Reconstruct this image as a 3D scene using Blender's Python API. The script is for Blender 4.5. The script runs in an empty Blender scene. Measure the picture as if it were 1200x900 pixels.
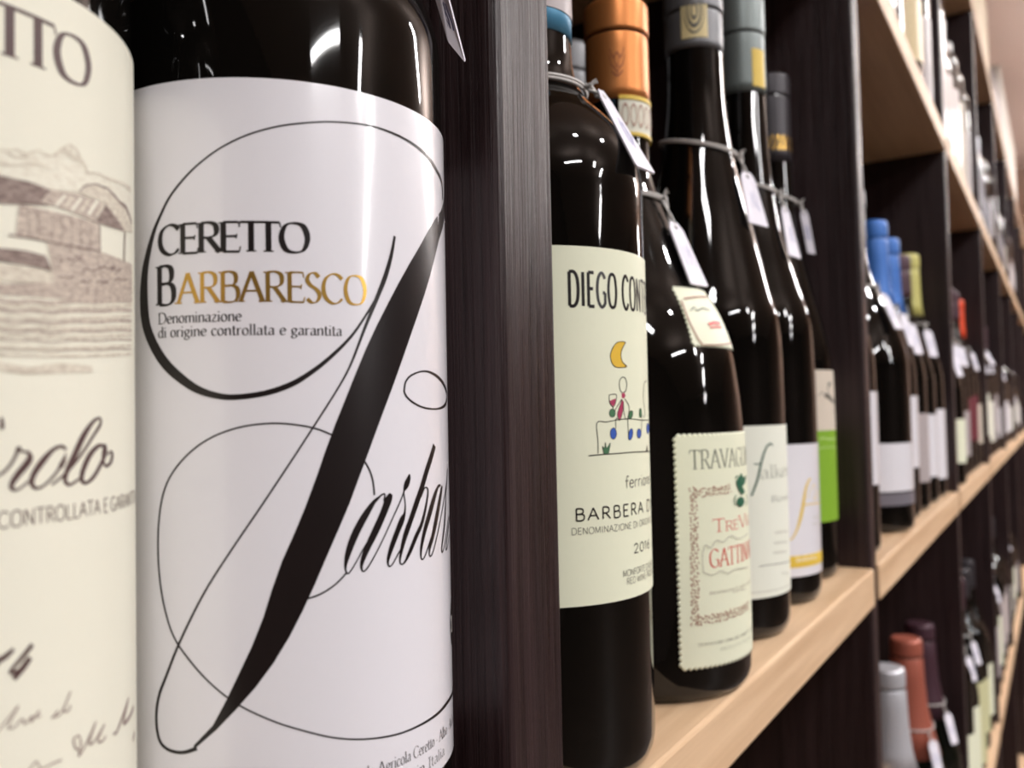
import bpy, bmesh, math, random
from mathutils import Matrix, Vector
random.seed(11)
C = bpy.context.scene.collection
EYE = 1.45
# camera axes (right, up, forward), fitted once to the photograph
CAM_R = (0.5400205, -0.84141178, -0.02010139)
CAM_F = (0.841477, 0.53926747, 0.03327249)
CAM_U = (-0.01715584, -0.03488269, 0.99924415)
FPX = 998.74
YF = 0.1125            # front plane of the shelving
ZS, ZU, ZT, ZL, ZB = -0.112, 0.350, 0.765, -0.585, -1.05   # tops of the boards, from eye height
TH = 0.0256
# bottle profiles: (height above base, radius), then centre shift along the second tuple
def interp(prof, h):
    if h <= prof[0][0]: return prof[0][1]
    for (a, ra), (b, rb) in zip(prof, prof[1:]):
        if h <= b:
            t = (h - a) / (b - a); return ra + (rb - ra) * t
    return prof[-1][1]
def smooth_prof(pts, n=5):
    out = []
    P = [pts[0]] + list(pts) + [pts[-1]]
    for i in range(1, len(P) - 2):
        p0, p1, p2, p3 = P[i-1], P[i], P[i+1], P[i+2]
        for k in range(n):
            t = k / n
            # monotone in height: linear height, catmull radius
            h = p1[0] + (p2[0] - p1[0]) * t
            m1 = (p2[1]-p0[1]) / max(p2[0]-p0[0], 1e-6) * (p2[0]-p1[0])
            m2 = (p3[1]-p1[1]) / max(p3[0]-p1[0], 1e-6) * (p2[0]-p1[0])
            r = (2*t**3-3*t**2+1)*p1[1] + (t**3-2*t**2+t)*m1 + (-2*t**3+3*t**2)*p2[1] + (t**3-t**2)*m2
            out.append((h, r))
    out.append(pts[-1])
    return out
def bordeaux(R, H, s=.64):
    n = .0145; a = H*s
    return smooth_prof([(.009, R), (a*.5, R), (a-.012, R), (a, R*.985), (a+.012, R*.86), (a+.022, R*.62), (a+.031, n+.0035), (a+.042, n+.0006), (a+.06, n), (H, n-.0005)])
def burgundy(R, H, s=.44):
    n = .0148; L = H*.79 - H*s; a = H*s
    return smooth_prof([(.009, R), (a*.6, R), (a, R), (a+.14*L, R*.985), (a+.3*L, R*.91), (a+.5*L, R*.76), (a+.68*L, n+(R-n)*.36), (a+.84*L, n+(R-n)*.14), (a+L, n+.0008), (H, n-.0005)])
def sparkling(R, H, s=.44):
    n = .0165; L = H*.80 - H*s; a = H*s
    return smooth_prof([(.009, R), (a*.6, R), (a, R), (a+.2*L, R*.95), (a+.4*L, R*.80), (a+.6*L, n+(R-n)*.45), (a+.8*L, n+(R-n)*.2), (a+L, n+.002), (H, n-.001)])
TRAV_R = smooth_prof([(.008, .042), (.06, .042), (.1045, .0413), (.123, .0403), (.137, .039), (.152, .0358), (.165, .0308), (.183, .0250), (.202, .0180), (.217, .0138), (.24, .0135), (.291, .0132)])
TRAV_C = smooth_prof([(.008, 1), (.06, 1), (.1045, 1), (.123, .93), (.137, .82), (.152, .58), (.165, .3), (.183, .1), (.202, 0), (.217, 0), (.24, 0), (.291, 0)])
HERO = {
 'barolo':     dict(x=.0589, y=.1564, prof=burgundy(.0368, .302, .60)),
 'barbaresco': dict(x=.1341, y=.1475, prof=burgundy(.0368, .302, .632)),
 'diego':      dict(x=.2467, y=.149, prof=smooth_prof([(.009,.0375),(.09,.0375),(.178,.0375),(.189,.0372),(.199,.0345),(.208,.028),(.216,.0205),(.224,.0162),(.234,.0148),(.25,.0145),(.302,.0142)])),
 'trav':       dict(x=.341, y=.160, prof=TRAV_R, cen=TRAV_C, off=(-.003, -.0100)),
 'falk':       dict(x=.431, y=.157, prof=smooth_prof([(.009,.0405),(.06,.0405),(.132,.0405),(.157,.039),(.172,.0352),(.212,.0262),(.242,.0195),(.264,.0163),(.282,.0150),(.335,.0145)])),
 'yellow':     dict(x=.5135, y=.1575, prof=smooth_prof([(.009,.0377),(.06,.0377),(.118,.0377),(.145,.0372),(.165,.0355),(.19,.0285),(.22,.0205),(.26,.0158),(.30,.0142),(.362,.0138)])),
 'green':      dict(x=.590, y=.1625, prof=smooth_prof([(.009,.0365),(.06,.0365),(.118,.0365),(.145,.0355),(.165,.0315),(.19,.0255),(.22,.0190),(.25,.0152),(.285,.0138),(.34,.0135)])),
}
for k, b in HERO.items():
    b['z0'] = ZS; b['H'] = b['prof'][-1][0]; b['R'] = max(r for _, r in b['prof'])
def centre(b, h):
    if 'cen' in b:
        c = interp(b['cen'], h); return b['x'] + b['off'][0]*c, b['y'] + b['off'][1]*c
    return b['x'], b['y']
def surf(b, s, z, eps=0.0):
    """point of the bottle's skin: s = metres round it from the side facing the aisle, z from eye height"""
    h = z - b['z0']; cx, cy = centre(b, h); r = interp(b['prof'], h) + eps; a = s / b['R']
    return (cx + r*math.sin(a), cy - r*math.cos(a), z)
# ------------------------------------------------------------------ camera, world, light, exposure
cam = bpy.data.cameras.new('camera'); camo = bpy.data.objects.new('camera', cam); C.objects.link(camo)
bk = tuple(-a for a in CAM_F)
camo.matrix_world = Matrix(((CAM_R[0], CAM_U[0], bk[0], 0), (CAM_R[1], CAM_U[1], bk[1], 0), (CAM_R[2], CAM_U[2], bk[2], EYE), (0, 0, 0, 1)))
cam.sensor_width = 36; cam.sensor_fit = 'HORIZONTAL'; cam.lens = FPX*36/1200
cam.clip_start = .01; cam.clip_end = 50
cam.dof.use_dof = True; cam.dof.focus_distance = .205; cam.dof.aperture_fstop = (FPX*36/1200)/1.9
bpy.context.scene.camera = camo
sc = bpy.context.scene
sc.view_settings.view_transform = 'Standard'; sc.view_settings.look = 'None'; sc.view_settings.gamma = 1
sc.view_settings.use_curve_mapping = False; sc.view_settings.exposure = 0.97
w = bpy.data.worlds.new('room_air'); sc.world = w; w.use_nodes = True
w.node_tree.nodes['Background'].inputs[0].default_value = (1, .95, .92, 1); w.node_tree.nodes['Background'].inputs[1].default_value = .15
LAMP, CEIL = EYE + 1.35, EYE + 1.85
def area(loc, sx, sy, power, col=(1, .982, .985), aim=None):
    l = bpy.data.lights.new('panel_and_added_uplight', 'AREA'); l.shape = 'RECTANGLE'; l.size = sx; l.size_y = sy; l.energy = power; l.color = col
    o = bpy.data.objects.new('panel_and_added_uplight', l); C.objects.link(o); o.location = loc
    if aim:
        o.rotation_euler = (Vector(aim) - Vector(loc)).to_track_quat('-Z', 'Y').to_euler()
    return o
# ceiling panels: two rows along the aisle and one row running away across the shop (x, y, length x, length y, watts)
UPFILL = .12  # share of panel watts given to the added upward fill lights
PANELS = [(-.80, -.85, .16, .42, 9), (-.50, -2.65, 1.0, .10, 22), (.75, -2.9, .10, .6, 9), (.25, -1.05, .10, .10, 4), (1.15, -1.15, .10, .10, 12), (2.75, -1.1, 1.1, .10, 20), (4.7, -1.0, 1.1, .10, 20), (6.7, -1.0, 1.1, .10, 18),
          (1.35, -3.7, .10, 1.0, 20), (1.55, -5.4, .10, 1.2, 24), (1.75, -7.4, .10, 1.4, 24)]
for x, y, sx, sy, pw in PANELS:
    area((x, y, LAMP-.012), sx, sy, pw)
    area((x, y, LAMP+.012), sx, sy, pw*(UPFILL if x < 4 else 1.1), aim=(x, y+.0001, CEIL+1))  # second, upward lamp added over each panel only to brighten the ceiling

# ---- stroke letters: advance width | strokes; "/" straight, "~" smoothed; cap height 1, x height .64
GL = {
'A': (.86, '/.05,0 .43,1 .81,0;/.19,.36 .67,.36'), 'B': (.72, '/.14,0 .14,1;~.14,1 .42,1 .58,.9 .58,.66 .42,.54 .14,.54;~.14,.54 .48,.54 .65,.42 .65,.14 .48,0 .14,0'),
'C': (.84, '~.77,.84 .62,.97 .40,1 .16,.82 .08,.5 .16,.18 .40,0 .62,.03 .77,.17'), 'D': (.88, '/.14,0 .14,1;~.14,1 .48,1 .72,.84 .80,.5 .72,.16 .48,0 .14,0'),
'E': (.68, '/.14,0 .14,1;/.14,1 .60,1;/.14,.52 .52,.52;/.14,0 .62,0'), 'F': (.62, '/.14,0 .14,1;/.14,1 .58,1;/.14,.52 .5,.52'),
'G': (.90, '~.78,.84 .62,.97 .40,1 .16,.82 .08,.5 .16,.18 .40,0 .62,.02 .78,.12;/.78,.1 .78,.42;/.56,.42 .78,.42'), 'H': (.88, '/.14,0 .14,1;/.74,0 .74,1;/.14,.52 .74,.52'),
'I': (.36, '/.18,0 .18,1'), 'J': (.44, '~.28,1 .28,.3 .22,.02 .04,0'), 'K': (.78, '/.14,0 .14,1;/.14,.45 .66,1;/.28,.58 .74,0'), 'L': (.62, '/.14,0 .14,1;/.14,0 .58,0'),
'M': (1.0, '/.12,0 .14,1 .5,.1 .86,1 .88,0'), 'N': (.90, '/.14,0 .14,1 .76,0 .76,1'), 'O': (.94, '~.47,1 .20,.90 .08,.5 .20,.10 .47,0 .74,.10 .86,.5 .74,.90 .47,1'),
'P': (.66, '/.14,0 .14,1;~.14,1 .42,1 .60,.88 .60,.60 .42,.48 .14,.48'), 'R': (.76, '/.14,0 .14,1;~.14,1 .42,1 .60,.88 .60,.62 .42,.50 .14,.50;/.36,.5 .72,0'),
'S': (.60, '~.50,.86 .36,1 .18,.96 .09,.78 .18,.60 .42,.44 .52,.24 .42,.04 .24,0 .08,.12'), 'T': (.74, '/.37,0 .37,1;/.03,1 .71,1'), 'U': (.86, '~.14,1 .14,.3 .24,.04 .45,0 .64,.06 .74,.3 .74,1'),
'V': (.82, '/.05,1 .42,0 .78,1'), 'W': (1.1, '/.04,1 .3,0 .54,.9 .78,0 1.04,1'), '&': (1.24, '/.36,0 .36,1;/.87,0 .87,1;/.03,1 1.2,1'), 'Y': (.78, '/.04,1 .39,.48 .74,1;/.39,.48 .39,0'), 'Z': (.74, '/.08,1 .64,1 .08,0 .66,0'), '0': (.66, '~.33,1 .15,.88 .08,.5 .15,.12 .33,0 .51,.12 .58,.5 .51,.88 .33,1'), '1': (.42, '/.08,.84 .22,1 .22,0'),
'2': (.62, '~.08,.78 .18,.97 .38,.99 .50,.80 .44,.56 .08,0;/.08,0 .55,0'), '4': (.64, '/.44,0 .44,1 .06,.3 .58,.3'), '5': (.6, '/.5,1 .16,1 .13,.58;~.13,.58 .3,.64 .5,.52 .52,.22 .34,0 .08,.08'), '6': (.64, '~.48,.98 .22,.78 .08,.4 .16,.08 .34,0 .52,.1 .54,.38 .42,.56 .22,.52 .1,.34'),
"'": (.2, '/.1,1 .1,.78'), '.': (.22, '/.09,0 .09,.06'), '-': (.4, '/.06,.32 .34,.32'), ' ': (.34, ''),
'a': (.54, '~.1,.52 .24,.63 .38,.58 .41,.42 .41,.1 .48,0;~.41,.38 .16,.30 .08,.12 .2,0 .41,.14'), 'b': (.60, '/.12,0 .12,1;~.12,.44 .28,.62 .48,.52 .52,.3 .44,.06 .28,0 .12,.12'), 'c': (.50, '~.44,.52 .28,.64 .12,.52 .08,.3 .16,.06 .3,0 .45,.1'),
'd': (.60, '/.48,0 .48,1;~.48,.44 .32,.62 .14,.54 .08,.3 .16,.06 .3,0 .48,.14'), 'e': (.54, '~.09,.36 .46,.36 .42,.56 .28,.64 .12,.52 .08,.3 .16,.06 .3,0 .46,.1'), 'f': (.36, '~.36,.94 .24,1 .16,.88 .15,.6 .15,0;/.04,.6 .30,.6'),
'g': (.56, '~.44,.5 .28,.63 .1,.48 .16,.26 .34,.24 .44,.42 .44,.5 .5,.62;~.2,.24 .1,.12 .34,.04 .48,-.1 .34,-.28 .12,-.26 .08,-.12 .2,0'), 'i': (.28, '/.14,0 .14,.62;/.14,.84 .14,.92'), 'k': (.56, '/.12,0 .12,1;/.12,.28 .46,.62;/.24,.4 .52,0'), 'l': (.28, '/.14,0 .14,1'),
'm': (.90, '/.12,0 .12,.62;~.12,.44 .28,.62 .42,.58 .46,.4 .46,0;~.46,.44 .62,.62 .76,.58 .80,.4 .80,0'), 'n': (.60, '/.12,0 .12,.62;~.12,.44 .28,.62 .42,.60 .48,.4 .48,0'), 'o': (.58, '~.29,.64 .13,.54 .08,.31 .14,.08 .29,0 .44,.08 .50,.31 .44,.54 .29,.64'),
'p': (.60, '/.12,-.34 .12,.62;~.12,.44 .28,.62 .48,.52 .52,.3 .44,.06 .28,0 .12,.12'), 'r': (.42, '/.12,0 .12,.62;~.12,.42 .22,.6 .38,.6'), 's': (.42, '~.34,.54 .22,.64 .10,.54 .14,.38 .32,.26 .34,.08 .2,0 .07,.08'), 't': (.36, '~.16,.86 .16,.12 .24,0 .34,.06;/.04,.62 .32,.62'), 'u': (.60, '~.12,.62 .12,.2 .2,0 .34,.02 .46,.18;/.46,0 .46,.62'), 'v': (.52, '/.05,.62 .26,0 .47,.62'), 'y': (.52, '/.05,.62 .28,.02;/.48,.62 .16,-.34'), 'h': (.6, '/.12,0 .12,1;~.12,.44 .28,.62 .42,.60 .48,.4 .48,0'), 'z': (.48, '/.07,.62 .4,.62 .07,0 .42,0'),
}
def advance(t, track=0.0): return sum(GL[ch][0] + track for ch in t)
def catmull(P, n=6, closed=False):
    if len(P) < 3: return list(P)
    m = len(P); out = []
    if P[0] == P[-1]: closed = True
    for i in range(m - 1):
        p1, p2 = P[i], P[i+1]
        p0 = P[i-1] if i else (P[-2] if closed else P[0])
        p3 = P[i+2] if i + 2 < m else (P[1] if closed else P[-1])
        for k in range(n):
            t = k/n
            out.append(tuple(.5*((2*b) + (-a+c)*t + (2*a-5*b+4*c-d)*t*t + (-a+3*b-3*c+d)*t**3) for a, b, c, d in zip(p0, p1, p2, p3)))
    out.append(P[-1]); return out
# flat print of the labels, millimetres round and up each bottle (R ribbon, S band between two edges, P patch, T line of letters)
ART = {
'barbaresco': [
('R','ink',((18.31,48.02,0.99),(17.58,51.5,1.08),(12.97,53.1,1.08),(8.14,54.56,0.9),(1.38,55.88,0.58),(-6.03,56.55,0.45),(-11.08,56.55,0.35),(-17.3,55.94,0.33),(-22.19,55.11,0.32),(-27.65,53.9,0.32),(-33.03,52.09,0.32),(-37.71,49.8,0.31),(-41.82,47.05,0.35),(-45.28,44.1,0.43),(-48.08,41.15,0.49),(-50.05,38.14,0.59),(-51.75,35.1,0.84),(-53.08,31.53,1.24),(-54.13,27.59,1.65),(-54.43,22.78,2.1),(-53.9,17.91,2.16),(-51.95,13.8,2.07),(-49.15,10.18,1.98),(-45.79,7.38,1.73),(-42.71,5.42,1.44),(-39.43,4.25,1.16),(-35.81,3.79,1.01),(-30.45,4.39,1.01),(-25.87,5.91,1.02),(-22.44,7.95,0.87),(-18.72,10.84,0.72),(-14.41,15,0.54),(-11.07,19.43,0.46),(-8.3,23.62,0.41))),
('R','ink',((-3.93,35.67,0.6),(-4.96,31.58,0.86),(-6.58,27.15,1.06),(-8.49,23.1,0.92),(-11.32,17.09,0.64),(-14.33,10.1,0.45),(-16.78,5.7,0.37),(-21.76,-1.91,0.34),(-26.03,-8.4,0.34),(-31.41,-16.46,0.34),(-36.83,-24.33,0.35),(-41.69,-31.69,0.4),(-46.57,-40.61,0.47),(-49.41,-46.66,0.55),(-51.26,-50.71,0.6),(-51.92,-54.67,0.61),(-51.29,-58.45,0.63),(-49.36,-60.09,0.59),(-46.19,-60.39,0.62),(-43.24,-59.44,0.76))),
('S','ink',((27,56),(23.68,51.87),(20.03,48.03),(15.79,44.87),(11.31,42.04),(7.33,38.55),(3.72,34.67),(0.24,30.68),(-2.97,26.46),(-5.92,22.05),(-8.7,17.55),(-11.23,12.89),(-13.48,8.09),(-15.61,3.24),(-17.72,-1.62),(-19.65,-6.56),(-21.45,-11.54),(-23.35,-16.49),(-25.42,-21.37),(-27.62,-26.19),(-29.42,-31.17),(-31.01,-36.23),(-32.98,-41.15),(-35.28,-45.92),(-37.62,-50.68),(-40.2,-55.3),(-43.94,-59.04)),((28.5,52.5),(25.15,48.55),(21.55,44.83),(17.6,41.48),(13.78,37.98),(10.86,33.72),(8.15,29.31),(5.46,24.88),(2.79,20.44),(0.25,15.93),(-2.16,11.34),(-4.48,6.71),(-6.78,2.07),(-9.01,-2.61),(-11.13,-7.34),(-13.21,-12.08),(-15.25,-16.84),(-17.47,-21.52),(-19.7,-26.2),(-21.85,-30.91),(-24.1,-35.57),(-26.56,-40.14),(-29.31,-44.52),(-32.46,-48.63),(-35.94,-52.47),(-39.6,-56.13),(-43.57,-59.46))),
('R','ink',((23.77,-59.03,0.09),(23.85,-62.09,0.9),(14.78,-62.12,0.9),(7.84,-62.48,0.66),(-0.21,-62.44,0.43),(-6.14,-62.13,0.37),(-12.92,-61.05,0.32),(-18.83,-59.44,0.3),(-25.05,-56.93,0.29),(-29.55,-54.92,0.29),(-35.55,-51.65,0.3),(-40.21,-48.09,0.31),(-44.31,-44.05,0.35),(-47.86,-39.6,0.36),(-49.89,-34.27,0.41),(-50.94,-28.87,0.41),(-51.25,-23.41,0.41),(-50.9,-17.9,0.4),(-49.74,-13.16,0.38),(-47.61,-9.54,0.36),(-43.99,-5.97,0.33),(-39.82,-3.38,0.32),(-35.08,-1.76,0.31),(-30.51,-1.16,0.31),(-26.71,-1.24,0.32),(-22.08,-2.06,0.31),(-18.57,-3.44,0.32),(-14.73,-5.66,0.33),(-11.72,-9.05,0.36),(-10.27,-12.08,0.38),(-9.84,-15.39,0.38))),
('R','ink',((-23.24,-33.45,0.32),(-21.36,-33.02,0.33),(-19.29,-32.13,0.33),(-17.46,-30.92,0.34),(-15.77,-29.37,0.34))),
('R','ink',((-1.93,4.59,0.49),(-1.38,6.66,0.47),(0.75,8.09,0.39),(5.11,8.93,0.36),(10.39,8.22,0.68),(16.75,6.2,0.9),(20.4,4,0.9),(17.41,2.05,0.9),(11.07,1.1,0.4),(4.91,1.3,0.39),(0.92,2.36,0.42),(-1.18,3.57,0.45),(-1.93,4.59,0.47))),
('R','ink',((-9.93,-16.8,0.4),(-8.56,-15.71,0.38),(-7.66,-15.34,0.32),(-7.41,-15.7,0.36),(-7.68,-16.65,0.34))),
('R','ink',((-8.57,-15.78,0.4),(-10.02,-16.8,0.86),(-11.85,-19.02,1.42),(-13.47,-21.41,1.54),(-14.73,-23.81,1.47),(-15.59,-26.06,1.14),(-16.04,-27.85,0.65),(-16.06,-29.02,0.35),(-15.64,-29.67,0.27),(-14.99,-29.14,0.28),(-13.86,-27.6,0.26),(-12.53,-25.56,0.28),(-10.32,-22.58,0.29),(-8.66,-19.66,0.3),(-7.69,-17.34,0.3),(-7.41,-15.98,0.34))),
('R','ink',((-5.88,-15.48,0.88),(-6.53,-16.58,1.67),(-8,-19.39,1.58),(-9.71,-22.3,1.57),(-11.37,-25.02,1.33),(-12.42,-27.1,1.02),(-12.85,-28.56,0.61),(-12.58,-29.61,0.3),(-11.7,-29.21,0.32),(-10,-27.05,0.29),(-7.87,-23.88,0.29),(-5.62,-20.32,0.31),(-3.64,-17.37,0.33),(-2.36,-15.18,0.35))),
('R','ink',((-0.74,-12,0.39),(-0.97,-12.81,1.15),(-1.57,-13.83,1.49),(-2.12,-14.67,1.05),(-2.45,-15.35,0.37),(-2.38,-16.43,0.36),(-2.15,-17.86,0.36),(-2.34,-19.61,0.63),(-3.15,-20.94,1.41),(-4.53,-23.24,1.32),(-5.79,-25.53,1.21),(-6.65,-27.49,0.88),(-6.93,-28.66,0.52),(-6.62,-29.5,0.28),(-5.78,-29.17,0.32),(-4.09,-27.15,0.33),(-2.83,-25.92,0.34))),
('R','ink',((9,-6.62,1.42),(7.3,-8.97,1.62),(5.21,-11.8,1.61),(3.4,-14.78,1.52),(1.43,-17.86,1.56),(-0.4,-20.9,1.4),(-1.79,-23.22,1.39),(-2.83,-25.39,1.1),(-3.6,-27.56,0.7),(-3.83,-28.93,0.44),(-3.51,-29.54,0.28),(-2.56,-29.3,0.49),(-1.07,-27.58,0.98),(0.94,-24.82,1.14),(3.01,-22.38,1.02),(4.44,-19.63,0.85),(5.38,-17.16,0.66),(5.57,-15.7,0.58),(4.83,-15.12,0.26),(3.98,-15.49,0.38),(2.91,-16.92,0.38))),
('R','ink',((12.1,-15.35,0.51),(10.38,-15.58,0.84),(8.2,-17.81,1.54),(6.04,-20.92,1.64),(4.27,-23.63,1.34),(3.01,-26.37,1.01),(2.54,-28.29,0.66),(2.81,-29.53,0.34),(3.87,-29.23,0.39),(5.58,-27.11,0.45),(7.93,-24.12,0.49),(10.13,-21.03,0.56),(11.76,-18.18,0.56),(12.35,-15.95,0.66))),
('R','ink',((13.11,-15.55,0.85),(12.01,-17.44,1.41),(10.13,-20.65,1.69),(8.38,-23.81,1.61),(7.03,-26.22,1.15),(5.85,-28.07,0.75),(5.95,-29.45,0.37),(7.31,-28.86,0.41),(9.7,-25.49,0.47),(12.27,-21.66,0.47),(14.61,-18.47,0.47),(17.49,-14.84,0.47))),
('R','ink',((18.79,-12.17,0.66),(17.98,-14.09,0.75),(16.42,-17.48,0.56),(15.77,-20.14,0.94),(14.53,-23.86,1.03),(12.94,-27.09,0.85),(12.1,-28.87,0.66),(12.6,-29.63,0.47),(14.28,-28.45,0.47),(16.43,-25.67,0.47),(19.11,-22.88,0.56))),
('R','ink',((23.85,-21.84,0.56),(19.51,-24.52,0.75),(16.75,-27.27,0.66),(15.44,-29.48,0.47),(16.92,-29.25,0.38),(19.84,-26.93,0.38))),
('T','ink','serif','CERE&O',-50.74,30.5,5.46,1.1,0.2,-0.07,0),
('T','ink','serif','B',-51.27,21.22,7.19,0.83,0.16,0,0),
('T','gold','serif','ARBARESCO',-46.6,21.25,5.54,0.94,0.15,-0.02,0),
('T','ink','serif','Denominazione',-50.85,17.71,2,1.12,0.14,0,0),
('T','ink','serif','di origine controllata e garantita',-50.91,15.14,1.98,1.15,0.14,0,0),
('T','ink','serif','da Agricola Ceretto - Alba - Italia',-13.02,-68.43,2.2,0.94,0.09,0,0),
('T','ink','serif','Prodotto in Italia',-14.78,-72.15,2.2,1.49,0.09,0,0),
('P','ink',((29.99,-47.13),(29.88,-46.06),(29.57,-45.03),(29.06,-44.07),(28.38,-43.24),(27.55,-42.56),(26.59,-42.05),(25.56,-41.74),(24.49,-41.63),(23.42,-41.74),(22.39,-42.05),(21.43,-42.56),(20.6,-43.24),(19.92,-44.07),(19.41,-45.03),(19.1,-46.06),(18.99,-47.13),(19.1,-48.2),(19.41,-49.23),(19.92,-50.19),(20.6,-51.02),(21.43,-51.7),(22.39,-52.21),(23.42,-52.52),(24.49,-52.63),(25.56,-52.52),(26.59,-52.21),(27.55,-51.7),(28.38,-51.02),(29.06,-50.19),(29.57,-49.23),(29.88,-48.2))),
('T','paper_ink','sans','2015',20.29,-48.73,3.2,1.05,0.16,0,0),
],
'barolo': [
('T','brown','serif','CERE&O',-22.74,50.06,6.96,1.14,0.2,-0.07,0),
('R','brown',((0.33,-0.88,0.59),(0.41,-0.19,0.54),(0.29,0.72,0.35))),
('R','brown',((-0.97,-7.29,0.46),(0.33,-6.81,0.4),(1.43,-5.74,0.41),(2.23,-4.41,0.45),(2.57,-3.5,0.58),(3.04,-3.98,0.34),(3.9,-4.14,0.45),(4.16,-4.98,0.92),(3.56,-5.88,1.02),(2.57,-6.97,0.95),(1.76,-8.07,0.79),(1.64,-8.86,0.58),(2.36,-9.16,0.35),(3.56,-8.45,0.31),(4.51,-7.7,0.33))),
('R','brown',((9.95,-4.08,0.52),(9.17,-3.56,0.49),(7.73,-3.97,0.61),(6.08,-5.45,0.99),(4.77,-7.13,0.88),(4.42,-8.4,0.71),(5.03,-9.16,0.47),(6.21,-8.91,0.38),(7.99,-7.49,0.42),(9.49,-5.65,0.46),(9.95,-4.45,0),(9.49,-5.65,0.76),(8.84,-6.58,0.77))),
('R','brown',((7.45,-8.9,0.34),(8.57,-8.26,0.37),(10.41,-7.06,0.43),(12.9,-4.85,0.51),(15.33,-2.41,0.56),(17.25,-0.52,0.66),(17.05,0.39,0.41),(15.34,-0.23,0.68),(13.23,-2.35,1.11),(11.39,-5.14,1.07),(10.22,-6.92,0.91),(9.75,-8.36,0.74),(10.4,-9.15,0.48),(11.52,-8.87,0.42),(12.7,-8.35,0.38))),
('R','brown',((18.17,-3.81,0.4),(16.58,-3.87,0.71),(14.73,-5.07,1.02),(13.42,-6.89,1.01),(12.89,-8.36,0.9),(13.61,-9.18,0.51),(15.32,-8.55,0.71),(17.24,-6.76,0.81),(18.64,-4.88,0.82),(18.37,-3.82,0.66),(17.9,-5.76,0.7),(18.64,-6.98,0.47),(20.11,-6.54,0.72),(20.65,-5.37,0.86),(20.11,-4.82,0.33),(19.1,-5.3,0.42))),
('T','brown_mid','sans','DENOMINAZIONE DI ORIGINE CONTROLLATA E GARANTITA',-34.88,-14.09,2.15,0.88,0.1,0.04,0),
('R','brown',((-1.18,-33,0.57),(-0.13,-31.59,0.77),(0.96,-31.07,0.77),(1.88,-30.4,0.51))),
('R','brown',((4.48,-30.47,0.71),(3.03,-31.83,0.65),(1.42,-33.34,0.47),(2.56,-33.42,0.49),(3.75,-32.94,0.4))),
('R','brown',((4.14,-32.12,0.83),(3.15,-33.24,0.9),(1.88,-34.38,0.78))),
('R','brown_light',((-0.76,-41.1,0.23),(0.87,-39.72,0.24),(2.55,-38.09,0.17),(1.2,-40.39,0.23),(1.88,-40.83,0.22),(3.02,-40.06,0.23),(3.4,-40.88,0.23),(4.48,-40.07,0.23),(4.22,-40.91,0.25),(5.52,-39.72,0.27),(4.99,-40.47,0.21),(5.73,-40.48,0.23))),
('R','brown_light',((7.36,-41.49,0.29),(8.47,-40.68,0.26),(7.89,-41.43,0.19),(9.06,-41.11,0.28),(10.62,-38.73,0.29),(9.38,-40.98,0.28),(10.29,-41.29,0.28),(10.56,-40.65,0.3))),
('R','brown_light',((12.5,-47.91,0.2),(11.52,-47.05,0.28),(11.2,-45.72,0.33),(12.18,-45.59,0.22),(12.56,-46.96,0.34),(12.17,-48.52,0.29),(13.94,-46.98,0.38),(15.91,-44.83,0.27),(14.33,-47.38,0.38),(15.51,-47.58,0.37),(18.09,-45.99,0.23),(16.3,-47.87,0.39),(17.62,-48.37,0.34),(18.28,-47.86,0.45))),
('R','brown_light',((20.55,-48.44,0.38),(21.7,-48.61,0.53),(22.93,-47.73,0.65),(26.9,-45.04,0.51),(24.37,-47.98,0.73),(26.82,-48.3,0.81),(30.43,-47.57,0.81))),
('R','brown_light',((3.74,-47.51,0.25),(4.99,-46.49,0.23),(5.72,-47.68,0.2),(7.61,-47.71,0.26),(9.05,-47.79,0.26))),
('R','brown_light',((29.54,-52.85,0.9),(31.08,-52,0.9))),
('P','wash_pale',((-0.62,36.48),(2.18,37.44),(3.53,37.14),(5.26,38.16),(7.55,37.95),(9.14,39.43),(10.47,40.38),(11.8,40.21),(13.04,38.79),(14.06,37.28),(16.54,37.89),(21.38,38.11),(29.39,38.77),(30.28,33.75),(22.42,35.49),(16.53,36.2),(13.77,35.23),(12.52,34.09),(7.32,33.03),(3.85,33.42),(-0.62,33.38))),
('P','wash_mid',((-0.62,18.52),(7.9,19.92),(12.72,19.97),(30.11,21.16),(30.76,20.12),(11.32,17.78),(-0.62,17.09))),
('R','wash_mid',((-0.31,16.48,0.58),(2.17,16.41,0.6),(4.54,16.79,0.6),(7.52,16.85,0.61),(11.32,17.57,0.62),(16.5,18.14,0.65),(22.15,19.1,0.67),(30.11,20.08,0.75))),
('R','wash_mid',((-0.31,15.21,0.5),(2.21,15.12,0.54),(4.54,15.47,0.52),(7.51,15.5,0.53),(11.32,16.18,0.56),(16.5,16.69,0.58),(22.14,17.58,0.61),(30.03,18.46,0.65))),
('R','wash_mid',((-0.31,13.77,0.45),(2.21,13.65,0.46),(4.54,13.98,0.47),(7.51,13.98,0.48),(11.31,14.61,0.49),(16.49,15.06,0.51),(22.07,15.87,0.52),(30.03,16.66,0.57))),
('R','wash_mid',((-0.31,12.49,0.38),(2.21,12.35,0.39),(4.53,12.66,0.4),(7.51,12.63,0.41),(11.31,13.22,0.42),(16.49,13.61,0.43),(22.07,14.36,0.45),(30.03,15.06,0.49))),
('R','wash_mid',((-0.31,11.22,0.26),(2.21,11.06,0.26),(4.58,11.34,0.27),(7.51,11.27,0.27),(11.31,11.83,0.28),(16.49,12.16,0.29),(22.06,12.85,0.3),(30.03,13.47,0.33))),
('R','wash_mid',((-0.31,9.95,0.19),(2.21,9.76,0.19),(4.58,10.02,0.2),(7.51,9.92,0.2),(11.31,10.44,0.21),(16.49,10.71,0.22),(22.06,11.34,0.23),(29.95,11.86,0.25))),
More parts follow.
